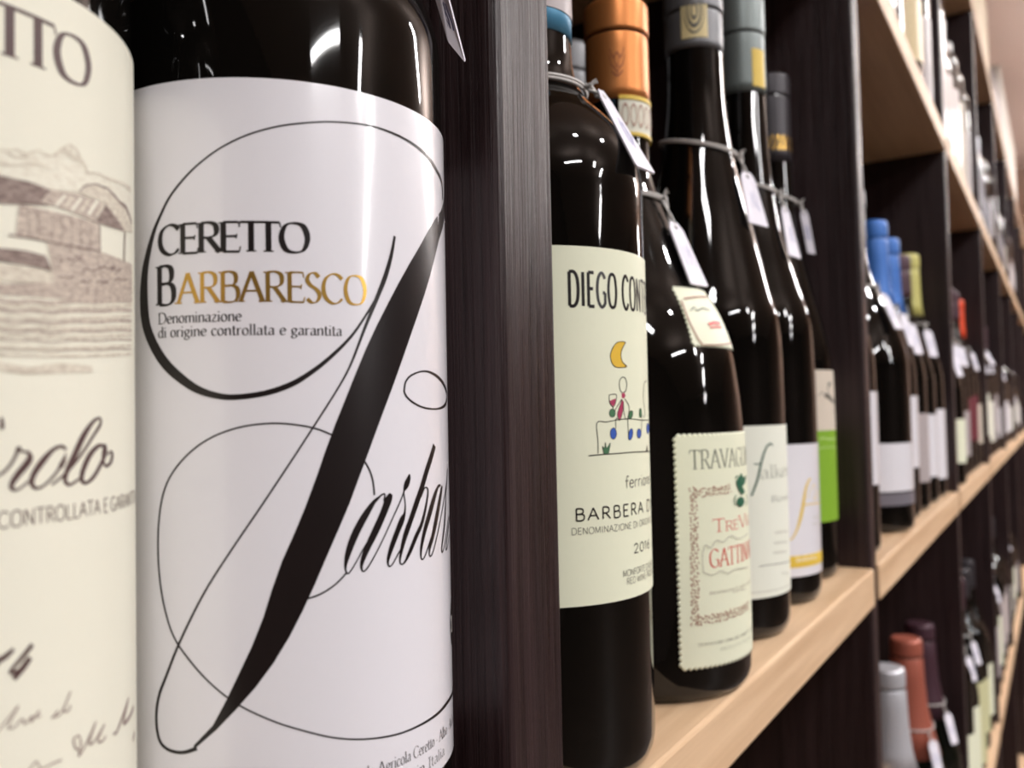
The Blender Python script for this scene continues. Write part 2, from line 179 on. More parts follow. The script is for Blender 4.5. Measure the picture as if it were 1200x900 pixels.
('R','wash_light',((-0.31,15.65,0.4),(4.21,15.96,0.41),(8.72,16.38,0.43),(15.34,17.21,0.45),(30.11,19.36,0.49))),
('R','wash_light',((-0.31,14.22,0.4),(4.21,14.48,0.42),(8.72,14.84,0.43),(15.34,15.59,0.46),(30.03,17.54,0.5))),
('R','wash_light',((-0.31,12.88,0.4),(4.21,13.09,0.41),(8.71,13.4,0.43),(15.33,14.08,0.46),(30.03,15.86,0.51))),
('R','wash_light',((-0.31,11.67,0.4),(4.21,11.84,0.41),(8.71,12.11,0.43),(15.33,12.71,0.45),(30.03,14.34,0.51))),
('R','wash_light',((-0.31,10.23,0.4),(4.21,10.36,0.42),(8.71,10.58,0.43),(15.33,11.1,0.46),(29.95,12.54,0.5))),
('R','wash_light',((-0.31,9.12,0.4),(4.2,9.21,0.42),(8.71,9.38,0.43),(15.32,9.85,0.45),(29.95,11.14,0.52))),
('P','wash_light',((-0.62,8.19),(4.2,7.57),(8.71,8.43),(15.32,8.23),(15.32,7.34),(3.51,6.56),(-0.62,7.08))),
('P','wash_mid',((6.76,25.34),(17.09,25.93),(25.32,26.01),(30.2,26.28),(30.76,21.33),(16.5,19.71),(8,19.77),(7.57,21.57))),
('R','wash_dark',((10,23.19,0.27),(10.78,23.63,0.28),(11.57,23.48,0.28),(12.73,23.93,0.27))),
('R','wash_dark',((13.03,22.28,0.27),(14.06,22.76,0.29),(15.16,22.65,0.29),(16.71,23.16,0.28))),
('R','wash_dark',((8.73,20.58,0.26),(9.45,21,0.27),(10.24,20.84,0.28),(11.33,21.24,0.28))),
('R','wash_dark',((16.88,23.26,0.29),(18.12,23.8,0.29),(19.57,23.75,0.31),(21.63,24.36,0.32))),
('R','wash_dark',((21.28,22.11,0.36),(22.85,22.7,0.3),(24.64,22.67,0.32),(27.58,23.41,0.4))),
('R','wash_dark',((12.42,20.42,0.28),(13.23,20.85,0.28),(13.97,20.68,0.29),(15.14,21.1,0.29))),
('R','wash_dark',((7.91,22.85,0.25),(8.39,23.24,0.27),(8.87,23.04,0.28),(9.55,23.39,0.26))),
('R','wash_dark',((16.13,20.96,0.31),(17.08,21.43,0.29),(18.03,21.28,0.3),(19.49,21.76,0.31))),
('R','wash_dark',((20.39,23.47,0.39),(21.37,23.97,0.29),(22.51,23.86,0.31),(24.22,24.42,0.37))),
('R','wash_dark',((11.47,23.96,0.32),(11.97,24.36,0.27),(12.41,24.15,0.28),(13.04,24.51,0.3))),
('P','wash_light',((-0.62,21.23),(3.52,21.48),(7.69,21.25),(8,19.77),(3.52,19.34),(-0.62,18.84))),
('P','wash_dark',((-0.62,23.47),(3.52,23.69),(6.55,23.45),(7.57,21.4),(4.54,21.63),(2.18,21.65),(-0.62,21.65))),
('P','wash_light',((12.3,33.97),(13.77,35.3),(16.53,36.28),(19.14,36.26),(22.42,35.49),(26.34,35.02),(30.28,33.35),(30.93,31.87),(25.67,30.95),(18.41,33.73))),
('R','wash_dark',((12.52,34.09,0.24),(13.77,35.23,0.24),(15.08,35.75,0.23),(16.53,36.2,0.27),(17.76,36.16,0.31),(19.14,36.26,0.36),(20.75,35.93,0.45),(22.42,35.49,0.51),(24.06,35.13,0.58),(26.34,35.02,0.78),(28.48,34.14,0.81),(30.28,33.14,0.81))),
('P','wash_mid',((2.59,29.88),(16.81,30.26),(17.09,25.85),(8.29,25.51),(2.18,25.63))),
('P','wash_dark',((-0.62,33.38),(2.18,33.24),(3.85,33.42),(7.32,33.03),(5.8,30.99),(7.15,30.68),(0.29,29.51),(-0.62,29.4))),
('P','wash_mid',((5.8,30.95),(7.32,33.03),(12.3,33.68),(18.41,33.73),(22.17,32.48),(25.83,30.86),(17.1,30.25),(10.9,30.61),(7.15,30.85))),
('P','wash_dark',((18.41,33.73),(25.83,30.86),(20.57,30.42),(17.1,30.25),(16.05,30.9))),
('R','label_cream',((9.79,32.83,0.41),(8.14,30.9,0.37))),
('R','wash_light',((11.27,33,0.45),(9.54,30.9,0.41))),
('R','label_cream',((12.93,33.23,0.46),(11.02,30.91,0.46))),
('R','wash_light',((14.67,33.48,0.51),(12.62,30.96,0.49))),
('R','label_cream',((16.61,33.77,0.6),(14.36,31.03,0.55))),
('R','wash_light',((18.77,34.12,0.72),(16.23,31.12,0.6))),
('R','wash_dark',((3.85,29.54,0.1),(3.96,25.4,0.11))),
('R','wash_dark',((5.25,29.52,0.11),(5.37,25.39,0.11))),
('R','wash_dark',((7.53,29.53,0.12),(7.65,25.41,0.12))),
('R','wash_dark',((9.12,29.55,0.12),(9.24,25.43,0.12))),
('R','wash_dark',((10.9,29.61,0.13),(11.01,25.49,0.14))),
('R','wash_dark',((12.74,29.68,0.15),(12.86,25.56,0.15))),
('R','wash_dark',((14.78,29.79,0.15),(14.96,25.68,0.16))),
('R','wash_dark',((1.21,25.47,0.27),(4.55,25.59,0.26),(8.29,25.55,0.29),(12.73,25.73,0.31),(17.09,25.89,0.32))),
('R','wash_dark',((17.1,30.25,0.27),(17.27,25.89,0.26))),
('R','wash_dark',((25.83,30.86,0.54),(25.41,25.79,0.49))),
('R','wash_light',((-0.34,36.54,0.23),(2.18,37.44,0.24),(3.53,37.14,0.24),(5.26,38.16,0.24),(6.4,37.91,0.26),(7.55,38.01,0.23),(9.14,39.43,0.23),(10.47,40.38,0.26),(11.8,40.21,0.36),(12.76,39.06,0.38),(13.78,38.28,0.37),(14.06,37.28,0.39))),
('R','wash_light',((7.71,37.99,0.23),(9.14,38.91,0.24),(10.91,39.24,0.32),(12.76,38.71,0.34))),
('R','wash_light',((14.06,37.28,0.27),(16.54,37.89,0.3),(18.42,37.93,0.35),(21.38,38.11,0.36),(24.66,38.62,0.48),(29.39,38.77,0.9))),
('R','wash_light',((-0.34,34.92,0.24),(2.18,35.21,0.23),(4.56,36.13,0.24),(7.16,36.13,0.27))),
('R','wash_light',((0.9,36.85,0.25),(2.18,36.36,0.24),(3.86,36.95,0.23))),
('R','wash_light',((9.58,39.56,0.32),(10.69,38.83,0.33),(11.8,38.44,0.34))),
],
'diego': [
('T','ink','sans','DIEGO CONTERNO',-28.21,31.24,10.17,0.41,0.1,0.12,0),
('P','yellow',((-8.61,21.03),(-11.03,20.61),(-12.93,18.88),(-13.95,16.52),(-13.29,14.2),(-11.67,13.19),(-8.92,13.09),(-6.59,13.46),(-8.48,14.57),(-9.34,16.38),(-8.9,18.49),(-6.9,20.79))),
('R','ink',((-6.9,20.89,0.22),(-8.61,21.03,0.21),(-11.03,20.61,0.24),(-12.93,18.88,0.27),(-13.99,16.52,0.28),(-13.29,14.2,0.27),(-11.68,13.09,0.23),(-8.92,13.04,0.21),(-6.59,13.46,0.36),(-8.48,14.57,0.32),(-9.34,16.38,0.33),(-8.9,18.49,0.32),(-6.9,20.89,0.33))),
('R','ink',((-8.8,10.21,0.28),(-10.05,9.31,0.29),(-10.39,7.74,0.3),(-9.97,5.92,0.31),(-8.81,5.4,0.21),(-7.5,5.93,0.33),(-6.8,7.77,0.36),(-7.38,9.6,0.33),(-8.8,10.21,0.26))),
('P','magenta',((-9.45,5.14),(-7.98,5.24),(-7.59,4.35),(-8.42,3.57),(-9.43,3.83))),
('P','magenta',((-9.31,3.31),(-8.5,2.26),(-9.02,-0.35),(-10.71,-3.18),(-11.61,-1.35),(-10.58,1.23))),
('R','ink',((-9.25,3.41,0.24),(-10.29,1.49,0.23),(-11.61,-1.25,0.23),(-10.71,-3.13,0.17),(-9.25,-0.61,0.24),(-8.69,2.26,0.25))),
('R','ink',((-9.54,3.31,0.26),(-11.34,1.5,0.24),(-12.61,-0.04,0.24))),
('R','ink',((-8.01,3.41,0.27),(-6.04,1.45,0.31),(-5.94,-0.39,0.32),(-7,-3,0.3))),
('R','ink',((-8.72,2.78,0.25),(-8.61,-0.36,0.26),(-7.82,-2.98,0.26))),
('R','ink',((-14.84,4.68,0.27),(-14.68,2.31,0.27),(-13.29,1.06,0.21),(-12.25,2.55,0.29),(-11.93,4.77,0.27),(-14.84,4.68,0.21))),
('P','magenta',((-14.67,2.82),(-13.64,3.23),(-12.23,3.58),(-12.38,2.29),(-13.29,1.16),(-14.37,2.05))),
('R','ink',((-13.29,1.06,0.21),(-13.49,0.13,0.21))),
('P','green',((-12.49,-0.82),(-12.6,-1.29),(-12.91,-1.69),(-13.29,-1.95),(-13.75,-2.03),(-14.21,-1.93),(-14.58,-1.66),(-14.82,-1.25),(-14.91,-0.78),(-14.8,-0.31),(-14.55,0.09),(-14.12,0.35),(-13.65,0.44),(-13.19,0.34),(-12.83,0.07),(-12.59,-0.34))),
('R','ink',((-12.49,-0.82,0.21),(-12.6,-1.29,0.21),(-12.91,-1.69,0.2),(-13.29,-1.95,0.17),(-13.75,-2.03,0.15),(-14.21,-1.93,0.17),(-14.58,-1.66,0.2),(-14.82,-1.25,0.2),(-14.91,-0.78,0.2),(-14.8,-0.31,0.2),(-14.55,0.09,0.19),(-14.12,0.35,0.17),(-13.65,0.44,0.15),(-13.19,0.34,0.18),(-12.83,0.07,0.2),(-12.59,-0.34,0.21),(-12.49,-0.82,0.21))),
('P','blue',((-12.17,-7.03),(-12.34,-7.68),(-12.61,-8.22),(-13.05,-8.58),(-13.53,-8.69),(-14.01,-8.54),(-14.44,-8.16),(-14.68,-7.6),(-14.73,-6.95),(-14.61,-6.31),(-14.34,-5.76),(-13.9,-5.41),(-13.42,-5.29),(-12.94,-5.43),(-12.57,-5.81),(-12.27,-6.38))),
('R','ink',((-12.17,-7.03,0.22),(-12.34,-7.68,0.22),(-12.61,-8.22,0.2),(-13.05,-8.58,0.18),(-13.53,-8.69,0.15),(-14.01,-8.54,0.17),(-14.44,-8.16,0.2),(-14.68,-7.6,0.2),(-14.73,-6.95,0.2),(-14.61,-6.31,0.2),(-14.34,-5.76,0.2),(-13.9,-5.41,0.18),(-13.42,-5.29,0.15),(-12.94,-5.43,0.18),(-12.57,-5.81,0.2),(-12.27,-6.38,0.21),(-12.17,-7.03,0.22))),
('P','blue',((-4.22,-7.55),(-4.52,-8.2),(-4.98,-8.75),(-5.46,-9.11),(-5.94,-9.22),(-6.33,-9.08),(-6.6,-8.69),(-6.63,-8.13),(-6.52,-7.47),(-6.23,-6.82),(-5.83,-6.27),(-5.35,-5.9),(-4.87,-5.79),(-4.42,-5.93),(-4.21,-6.31),(-4.12,-6.88))),
('R','ink',((-4.22,-7.55,0.27),(-4.52,-8.2,0.27),(-4.98,-8.75,0.27),(-5.46,-9.11,0.23),(-5.94,-9.22,0.16),(-6.33,-9.08,0.25),(-6.6,-8.69,0.27),(-6.63,-8.13,0.27),(-6.52,-7.47,0.27),(-6.23,-6.82,0.27),(-5.83,-6.27,0.26),(-5.35,-5.9,0.22),(-4.87,-5.79,0.16),(-4.42,-5.93,0.27),(-4.21,-6.31,0.27),(-4.12,-6.88,0.27),(-4.22,-7.55,0.27))),
('P','blue',((1.6,-7.47),(1.43,-8.02),(1,-8.47),(0.48,-8.77),(-0.14,-8.86),(-0.67,-8.73),(-1.12,-8.4),(-1.46,-7.92),(-1.48,-7.37),(-1.38,-6.82),(-1.03,-6.37),(-0.57,-6.07),(0.04,-5.97),(0.65,-6.1),(1.17,-6.43),(1.51,-6.91))),
('R','ink',((1.6,-7.47,0.27),(1.43,-8.02,0.27),(1,-8.47,0.27),(0.48,-8.77,0.27),(-0.14,-8.86,0.16),(-0.67,-8.73,0.27),(-1.12,-8.4,0.27),(-1.46,-7.92,0.27),(-1.48,-7.37,0.27),(-1.38,-6.82,0.27),(-1.03,-6.37,0.27),(-0.57,-6.07,0.27),(0.04,-5.97,0.16),(0.65,-6.1,0.27),(1.17,-6.43,0.27),(1.51,-6.91,0.27),(1.6,-7.47,0.27))),
('P','green',((-3.94,-1.47),(-4.23,-1.95),(-4.69,-2.36),(-5.17,-2.62),(-5.65,-2.71),(-6.04,-2.61),(-6.32,-2.33),(-6.41,-1.92),(-6.31,-1.44),(-6.02,-0.96),(-5.56,-0.55),(-5.07,-0.29),(-4.6,-0.19),(-4.21,-0.3),(-3.93,-0.57),(-3.84,-0.99))),
('R','ink',((-3.94,-1.47,0.27),(-4.23,-1.95,0.27),(-4.69,-2.36,0.25),(-5.17,-2.62,0.21),(-5.65,-2.71,0.16),(-6.04,-2.61,0.23),(-6.32,-2.33,0.27),(-6.41,-1.92,0.27),(-6.31,-1.44,0.27),(-6.02,-0.96,0.26),(-5.56,-0.55,0.25),(-5.07,-0.29,0.21),(-4.6,-0.19,0.16),(-4.21,-0.3,0.24),(-3.93,-0.57,0.27),(-3.84,-0.99,0.27),(-3.94,-1.47,0.27))),
('P','green',((2.46,-1.02),(2.37,-1.6),(2.04,-2.08),(1.7,-2.4),(1.34,-2.51),(1,-2.39),(0.66,-2.06),(0.48,-1.57),(0.48,-1),(0.57,-0.42),(0.82,0.06),(1.17,0.39),(1.52,0.5),(1.87,0.38),(2.21,0.05),(2.38,-0.44))),
('R','ink',((2.46,-1.02,0.27),(2.37,-1.6,0.27),(2.04,-2.08,0.27),(1.7,-2.4,0.27),(1.34,-2.51,0.16),(1,-2.39,0.27),(0.66,-2.06,0.27),(0.48,-1.57,0.27),(0.48,-1,0.27),(0.57,-0.42,0.27),(0.82,0.06,0.27),(1.17,0.39,0.27),(1.52,0.5,0.16),(1.87,0.38,0.27),(2.21,0.05,0.27),(2.38,-0.44,0.27),(2.46,-1.02,0.27))),
('R','ink',((-11.81,-2.38,0.23),(-12.36,-2.89,0.26),(-12.46,-5.47,0.26))),
('R','ink',((-6.8,-2.74,0.32),(-6.51,-8.52,0.32))),
('R','ink',((2.89,-1.56,0.27),(1.6,-7.47,0.27))),
('R','ink',((-19.47,-12.71,0.27),(-19.36,-9.36,0.27),(-19.59,-3.65,0.26),(-16.05,-3.43,0.23),(-12.58,-2.99,0.23),(-9.53,-2.74,0.23),(-4.12,-2.79,0.24),(3.4,-3.3,0.25),(15.47,-3.37,0.25))),
('R','ink',((-22.7,-13.3,0.3),(-17.63,-13.09,0.31),(-11.46,-13.06,0.31),(-2.47,-13.07,0.32),(13.79,-13.66,0.4))),
('P','green',((-17.37,-12.9),(-17.88,-10.68),(-17.03,-11.23),(-16.69,-9.45),(-16.3,-11.26),(-14.83,-9.78),(-15.35,-11.81),(-15.68,-12.87))),
('R','ink',((-17.37,-12.9,0.16),(-17.88,-10.68,0.16),(-17.08,-11.38,0.15),(-16.69,-9.45,0.13),(-16.3,-11.41,0.13),(-14.83,-9.78,0.16),(-15.55,-12.87,0.17))),
('R','ink',((4.33,-2.67,0.32),(5.83,-0.51,0.32),(4.33,3.86,0.32),(5.83,8.24,0.32),(8.95,9.42,0.32))),
('P','blue',((13.06,-6.14),(12.5,-6.76),(11.46,-7.28),(10.41,-7.61),(9.43,-7.71),(8.54,-7.56),(7.97,-7.18),(7.64,-6.64),(7.56,-6.01),(7.81,-5.38),(8.3,-4.86),(9.03,-4.51),(9.92,-4.4),(10.97,-4.55),(12.02,-4.93),(12.9,-5.49))),
('R','ink',((13.06,-6.14,0.27),(12.5,-6.76,0.27),(11.46,-7.28,0.27),(10.41,-7.61,0.27),(9.43,-7.71,0.17),(8.54,-7.56,0.27),(7.97,-7.18,0.27),(7.64,-6.64,0.27),(7.56,-6.01,0.27),(7.81,-5.38,0.27),(8.3,-4.86,0.27),(9.03,-4.51,0.27),(9.92,-4.4,0.17),(10.97,-4.55,0.27),(12.02,-4.93,0.27),(12.9,-5.49,0.27),(13.06,-6.14,0.27))),
('P','ink',((5.91,-13.32),(7.48,-11.21),(8.87,-13.47))),
('T','grey_ink','sans','ferrione',-8.81,-23.81,3.66,1.43,0.09,0,0),
('T','ink','sans',"BARBERA D'ALBA",-27.66,-32.29,3.53,1.32,0.13,0.16,0),
('T','grey_ink','sans','DENOMINAZIONE DI ORIGINE CONTROLLATA',-28.78,-36.28,1.9,1.11,0.09,0.05,0),
('T','ink','sans','2016',-5.25,-44.02,2.78,1.8,0.12,0.08,0),
('T','grey_ink','sans',"MONFORTE D'ALBA ITALIA",-10.82,-50.43,1.88,1,0.09,0.03,0),
('T','grey_ink','sans','RED WINE PRODUCT OF ITALY',-9.23,-52.94,1.88,1.05,0.09,0.03,0),
],
'trav': [
('T','grey_green','serif','TRAVAGLINI',-31.12,-23.07,7.24,0.82,0.1,0.04,0),
('T','red','serif','T',-21.85,-47.55,4.93,1.85,0.13,0,0),
('T','red','serif','RE',-15.1,-47.55,3.65,1.85,0.15,0,0),
('T','red','serif','V',-5.38,-47.55,4.93,1.85,0.13,0,0),
('T','red','serif','IGNE',2.1,-47.55,3.65,1.85,0.15,0,0),
('T','red','serif','GATTINARA',-23.95,-60.79,6.85,0.85,0.11,0,0),
('T','brown_light','serif','denominazione di origine controllata',-24.31,-70.9,1.46,1.37,0.09,0,0),
('R','brown_light',((-11.82,-71.13,0.22),(-10.86,-71.81,0.18),(-9.81,-71.18,0.18),(-8.78,-71.87,0.18),(-7.66,-71.26,0.19),(-6.49,-71.99,0.19),(-5.16,-71.42,0.19),(-3.84,-72.18,0.2),(-2.29,-71.66,0.2),(-0.75,-72.47,0.23))),
('T','grey_ink','serif','TRAVAGLINI GIANCARLO IMBOTTIGLIATO',-30.02,-89.92,1.28,1.27,0.1,0,0),
('T','grey_ink','serif','PRODOTTO IN ITALIA',-19.53,-92.69,1.05,2.02,0.1,0,0),
('R','brown_orn',((-31.26,-30.19,0.38),(-31.49,-30.1,0.38),(-31.73,-30.36,0.38),(-31.56,-30.76,0.38))),
('R','brown_orn',((-29.91,-30.46,0.38),(-29.63,-30.29,0.38),(-29.7,-29.85,0.38),(-30.25,-29.7,0.38))),
('R','brown_orn',((-28.93,-30.62,0.38),(-29.18,-30.73,0.38),(-29.18,-31.1,0.38),(-28.74,-31.28,0.38))),
('R','brown_orn',((-31.23,-31.51,0.38),(-31.18,-31.3,0.38),(-31.43,-31.12,0.38),(-31.77,-31.32,0.38))),
('R','brown_orn',((-29.69,-31.79,0.38),(-30,-31.75,0.38),(-30.21,-32.12,0.38),(-29.88,-32.56,0.38))),
('R','brown_orn',((-28.54,-31.78,0.38),(-28.35,-31.54,0.38),(-28.55,-31.18,0.38),(-29.07,-31.23,0.38))),
('R','brown_orn',((-31.52,-33.34,0.38),(-31.25,-33.41,0.38),(-31.02,-33.11,0.38),(-31.25,-32.68,0.38))),
('R','brown_orn',((-30,-32.78,0.38),(-30.19,-32.6,0.38),(-30.52,-32.74,0.38),(-30.52,-33.2,0.38))),
('R','brown_orn',((-28.62,-33.07,0.38),(-28.85,-33.21,0.38),(-28.79,-33.58,0.38),(-28.33,-33.7,0.38))),
('R','brown_orn',((-31.02,-34.53,0.38),(-30.8,-34.29,0.38),(-31,-33.89,0.38),(-31.56,-33.92,0.38))),
('R','brown_orn',((-30.23,-33.95,0.38),(-30.28,-34.23,0.38),(-29.96,-34.44,0.38),(-29.55,-34.18,0.38))),
('R','brown_orn',((-28.68,-33.72,0.38),(-28.83,-33.44,0.38),(-29.26,-33.5,0.38),(-29.42,-34.02,0.38))),
('R','brown_orn',((-31.29,-34.83,0.38),(-31.19,-35.04,0.38),(-30.87,-35.02,0.38),(-30.73,-34.64,0.38))),
('R','brown_orn',((-30.02,-34.92,0.38),(-30.36,-34.89,0.38),(-30.58,-35.3,0.38),(-30.22,-35.77,0.38))),
('R','brown_orn',((-29.02,-34.92,0.38),(-29.29,-35.04,0.38),(-29.28,-35.43,0.38),(-28.82,-35.62,0.38))),
('R','brown_orn',((-31.24,-36.26,0.38),(-31.11,-36.46,0.38),(-30.79,-36.39,0.38),(-30.7,-35.98,0.38))),
('R','brown_orn',((-30.26,-36.51,0.38),(-30.46,-36.53,0.38),(-30.53,-36.79,0.38),(-30.27,-37.02,0.38))),
('R','brown_orn',((-28.85,-36.42,0.38),(-29.01,-36.58,0.38),(-28.91,-36.87,0.38),(-28.51,-36.89,0.38))),
('R','brown_orn',((-31.32,-37.34,0.38),(-31.12,-37.36,0.38),(-31,-37.12,0.38),(-31.21,-36.84,0.38))),
('R','brown_orn',((-29.57,-37.86,0.38),(-29.57,-37.56,0.38),(-29.95,-37.4,0.38),(-30.33,-37.75,0.38))),
('R','brown_orn',((-28.93,-37.35,0.38),(-28.62,-37.23,0.38),(-28.63,-36.77,0.38),(-29.16,-36.53,0.38))),
('R','brown_orn',((-30.92,-38.73,0.38),(-30.7,-38.56,0.38),(-30.8,-38.18,0.38),(-31.29,-38.11,0.38))),
('R','brown_orn',((-30.13,-38.32,0.38),(-30.36,-38.2,0.38),(-30.63,-38.43,0.38),(-30.5,-38.86,0.38))),
('R','brown_orn',((-28.42,-38.55,0.38),(-28.49,-38.32,0.38),(-28.82,-38.29,0.38),(-29.02,-38.66,0.38))),
('R','brown_orn',((-31.63,-39.22,0.38),(-31.81,-39.47,0.38),(-31.59,-39.83,0.38),(-31.06,-39.75,0.38))),
('R','brown_orn',((-30.55,-39.49,0.38),(-30.63,-39.82,0.38),(-30.26,-40.09,0.38),(-29.75,-39.8,0.38))),
('R','brown_orn',((-29.08,-39.44,0.38),(-29.28,-39.38,0.38),(-29.44,-39.6,0.38),(-29.28,-39.91,0.38))),
('R','brown_orn',((-31.67,-41.04,0.38),(-31.64,-41.23,0.38),(-31.37,-41.29,0.38),(-31.17,-41.01,0.38))),
('R','brown_orn',((-29.96,-40.76,0.38),(-29.88,-40.95,0.38),(-29.59,-40.95,0.38),(-29.45,-40.61,0.38))),
('R','brown_orn',((-29.22,-41.14,0.38),(-29.19,-41.47,0.38),(-28.74,-41.61,0.38),(-28.36,-41.16,0.38))),
('R','brown_orn',((-31.51,-41.78,0.38),(-31.56,-41.97,0.38),(-31.35,-42.14,0.38),(-31.05,-41.97,0.38))),
('R','brown_orn',((-30.13,-41.88,0.38),(-30.06,-42.19,0.38),(-29.63,-42.26,0.38),(-29.33,-41.8,0.38))),
('R','brown_orn',((-29.03,-41.56,0.38),(-29.26,-41.56,0.38),(-29.39,-41.84,0.38),(-29.12,-42.14,0.38))),
('R','brown_orn',((-30.98,-42.95,0.38),(-31.1,-42.77,0.38),(-31.38,-42.82,0.38),(-31.48,-43.18,0.38))),
('R','brown_orn',((-30.33,-43.43,0.38),(-30.45,-43.75,0.38),(-30.11,-44.07,0.38),(-29.57,-43.85,0.38))),
('R','brown_orn',((-28.88,-43.8,0.38),(-28.57,-43.74,0.38),(-28.5,-43.32,0.38),(-28.94,-43.02,0.38))),
('R','brown_orn',((-31.51,-44.47,0.38),(-31.39,-44.28,0.38),(-31.57,-44.03,0.38),(-31.95,-44.11,0.38))),
('R','brown_orn',((-30.03,-44.85,0.38),(-29.8,-44.94,0.38),(-29.58,-44.69,0.38),(-29.75,-44.31,0.38))),
('R','brown_orn',((-29.12,-44.68,0.38),(-29,-44.97,0.38),(-28.57,-44.96,0.38),(-28.36,-44.46,0.38))),
('R','brown_orn',((-31.14,-45.71,0.38),(-31.08,-45.49,0.38),(-31.34,-45.3,0.38),(-31.69,-45.5,0.38))),
('R','brown_orn',((-30.22,-45.95,0.38),(-30.22,-45.61,0.38),(-30.65,-45.44,0.38),(-31.07,-45.84,0.38))),
('R','brown_orn',((-29.11,-45.51,0.38),(-29.39,-45.35,0.38),(-29.74,-45.62,0.38),(-29.61,-46.17,0.38))),
('R','brown_orn',((-31.25,-46.91,0.38),(-31.45,-46.85,0.38),(-31.62,-47.07,0.38),(-31.46,-47.38,0.38))),
('R','brown_orn',((-29.98,-46.89,0.38),(-29.91,-46.59,0.38),(-30.25,-46.35,0.38),(-30.71,-46.63,0.38))),
('R','brown_orn',((-29.07,-46.45,0.38),(-29.18,-46.14,0.38),(-29.63,-46.11,0.38),(-29.9,-46.61,0.38))),
('R','brown_orn',((-31.63,-48.33,0.38),(-31.35,-48.2,0.38),(-31.37,-47.77,0.38),(-31.88,-47.58,0.38))),
('R','brown_orn',((-30.15,-47.91,0.38),(-30.47,-47.89,0.38),(-30.66,-48.28,0.38),(-30.3,-48.72,0.38))),
('R','brown_orn',((-29.11,-48.22,0.38),(-28.81,-48.1,0.38),(-28.81,-47.66,0.38),(-29.32,-47.42,0.38))),
('R','brown_orn',((-31.31,-48.9,0.38),(-31.39,-48.73,0.38),(-31.66,-48.75,0.38),(-31.78,-49.07,0.38))),
('R','brown_orn',((-30.45,-49.2,0.38),(-30.2,-49.4,0.38),(-29.82,-49.18,0.38),(-29.88,-48.62,0.38))),
('R','brown_orn',((-29.36,-48.74,0.38),(-29.25,-49.03,0.38),(-28.83,-49.03,0.38),(-28.61,-48.54,0.38))),
('R','brown_orn',((-31.07,-49.6,0.38),(-31.29,-49.37,0.38),(-31.69,-49.54,0.38),(-31.71,-50.08,0.38))),
('R','brown_orn',((-30.44,-49.95,0.38),(-30.69,-50.13,0.38),(-30.59,-50.54,0.38),(-30.06,-50.64,0.38))),
('R','brown_orn',((-28.88,-49.8,0.38),(-29.13,-49.57,0.38),(-29.55,-49.77,0.38),(-29.53,-50.36,0.38))),
('R','brown_orn',((-31.66,-50.97,0.38),(-31.56,-51.27,0.38),(-31.12,-51.31,0.38),(-30.85,-50.81,0.38))),
('R','brown_orn',((-29.88,-51.14,0.38),(-30.07,-50.89,0.38),(-30.48,-51.01,0.38),(-30.56,-51.54,0.38))),
('R','brown_orn',((-29.2,-51.75,0.38),(-29.03,-51.59,0.38),(-29.16,-51.29,0.38),(-29.57,-51.27,0.38))),
('R','brown_orn',((-31.23,-52.46,0.38),(-31.12,-52.28,0.38),(-31.29,-52.04,0.38),(-31.66,-52.11,0.38))),
('R','brown_orn',((-30.63,-52,0.38),(-30.82,-52.19,0.38),(-30.68,-52.52,0.38),(-30.21,-52.53,0.38))),
('R','brown_orn',((-28.67,-52.48,0.38),(-28.75,-52.19,0.38),(-29.15,-52.15,0.38),(-29.41,-52.59,0.38))),
('R','brown_orn',((-31.56,-53.59,0.38),(-31.29,-53.59,0.38),(-31.16,-53.25,0.38),(-31.49,-52.93,0.38))),
('R','brown_orn',((-30.5,-53.7,0.38),(-30.35,-53.53,0.38),(-30.49,-53.25,0.38),(-30.89,-53.26,0.38))),
('R','brown_orn',((-29.16,-53.66,0.38),(-28.87,-53.84,0.38),(-28.5,-53.56,0.38),(-28.63,-52.99,0.38))),
('R','brown_orn',((-31.35,-54.94,0.38),(-31.28,-54.71,0.38),(-31.53,-54.5,0.38),(-31.9,-54.68,0.38))),
('R','brown_orn',((-30,-54.83,0.38),(-29.87,-54.64,0.38),(-30.05,-54.37,0.38),(-30.46,-54.44,0.38))),
('R','brown_orn',((-28.98,-54.84,0.38),(-29.22,-54.72,0.38),(-29.48,-54.96,0.38),(-29.34,-55.39,0.38))),
('R','brown_orn',((-31.53,-55.92,0.38),(-31.79,-55.78,0.38),(-32.09,-56.03,0.38),(-31.96,-56.52,0.38))),
('R','brown_orn',((-30.49,-55.33,0.38),(-30.8,-55.27,0.38),(-31.04,-55.62,0.38),(-30.76,-56.08,0.38))),
('R','brown_orn',((-29.39,-56.06,0.38),(-29.57,-56.27,0.38),(-29.39,-56.61,0.38),(-28.91,-56.58,0.38))),
('R','brown_orn',((-31.68,-57.17,0.38),(-31.64,-56.92,0.38),(-31.93,-56.74,0.38),(-32.3,-56.99,0.38))),
('R','brown_orn',((-30.36,-56.61,0.38),(-30.57,-56.73,0.38),(-30.52,-57.06,0.38),(-30.11,-57.16,0.38))),
('R','brown_orn',((-29.37,-56.87,0.38),(-29.12,-56.65,0.38),(-29.28,-56.22,0.38),(-29.86,-56.18,0.38))),
('R','brown_orn',((-31.32,-58.2,0.38),(-31.63,-58.09,0.38),(-31.93,-58.43,0.38),(-31.69,-58.96,0.38))),
('R','brown_orn',((-30.25,-58.32,0.38),(-30.2,-58.05,0.38),(-30.53,-57.85,0.38),(-30.92,-58.13,0.38))),
('R','brown_orn',((-29.04,-58.54,0.38),(-28.85,-58.62,0.38),(-28.65,-58.41,0.38),(-28.78,-58.07,0.38))),
('R','brown_orn',((-31.4,-59.63,0.38),(-31.19,-59.44,0.38),(-31.33,-59.07,0.38),(-31.82,-59.04,0.38))),
('R','brown_orn',((-30.34,-59.28,0.38),(-30.15,-59.45,0.38),(-29.84,-59.29,0.38),(-29.86,-58.85,0.38))),
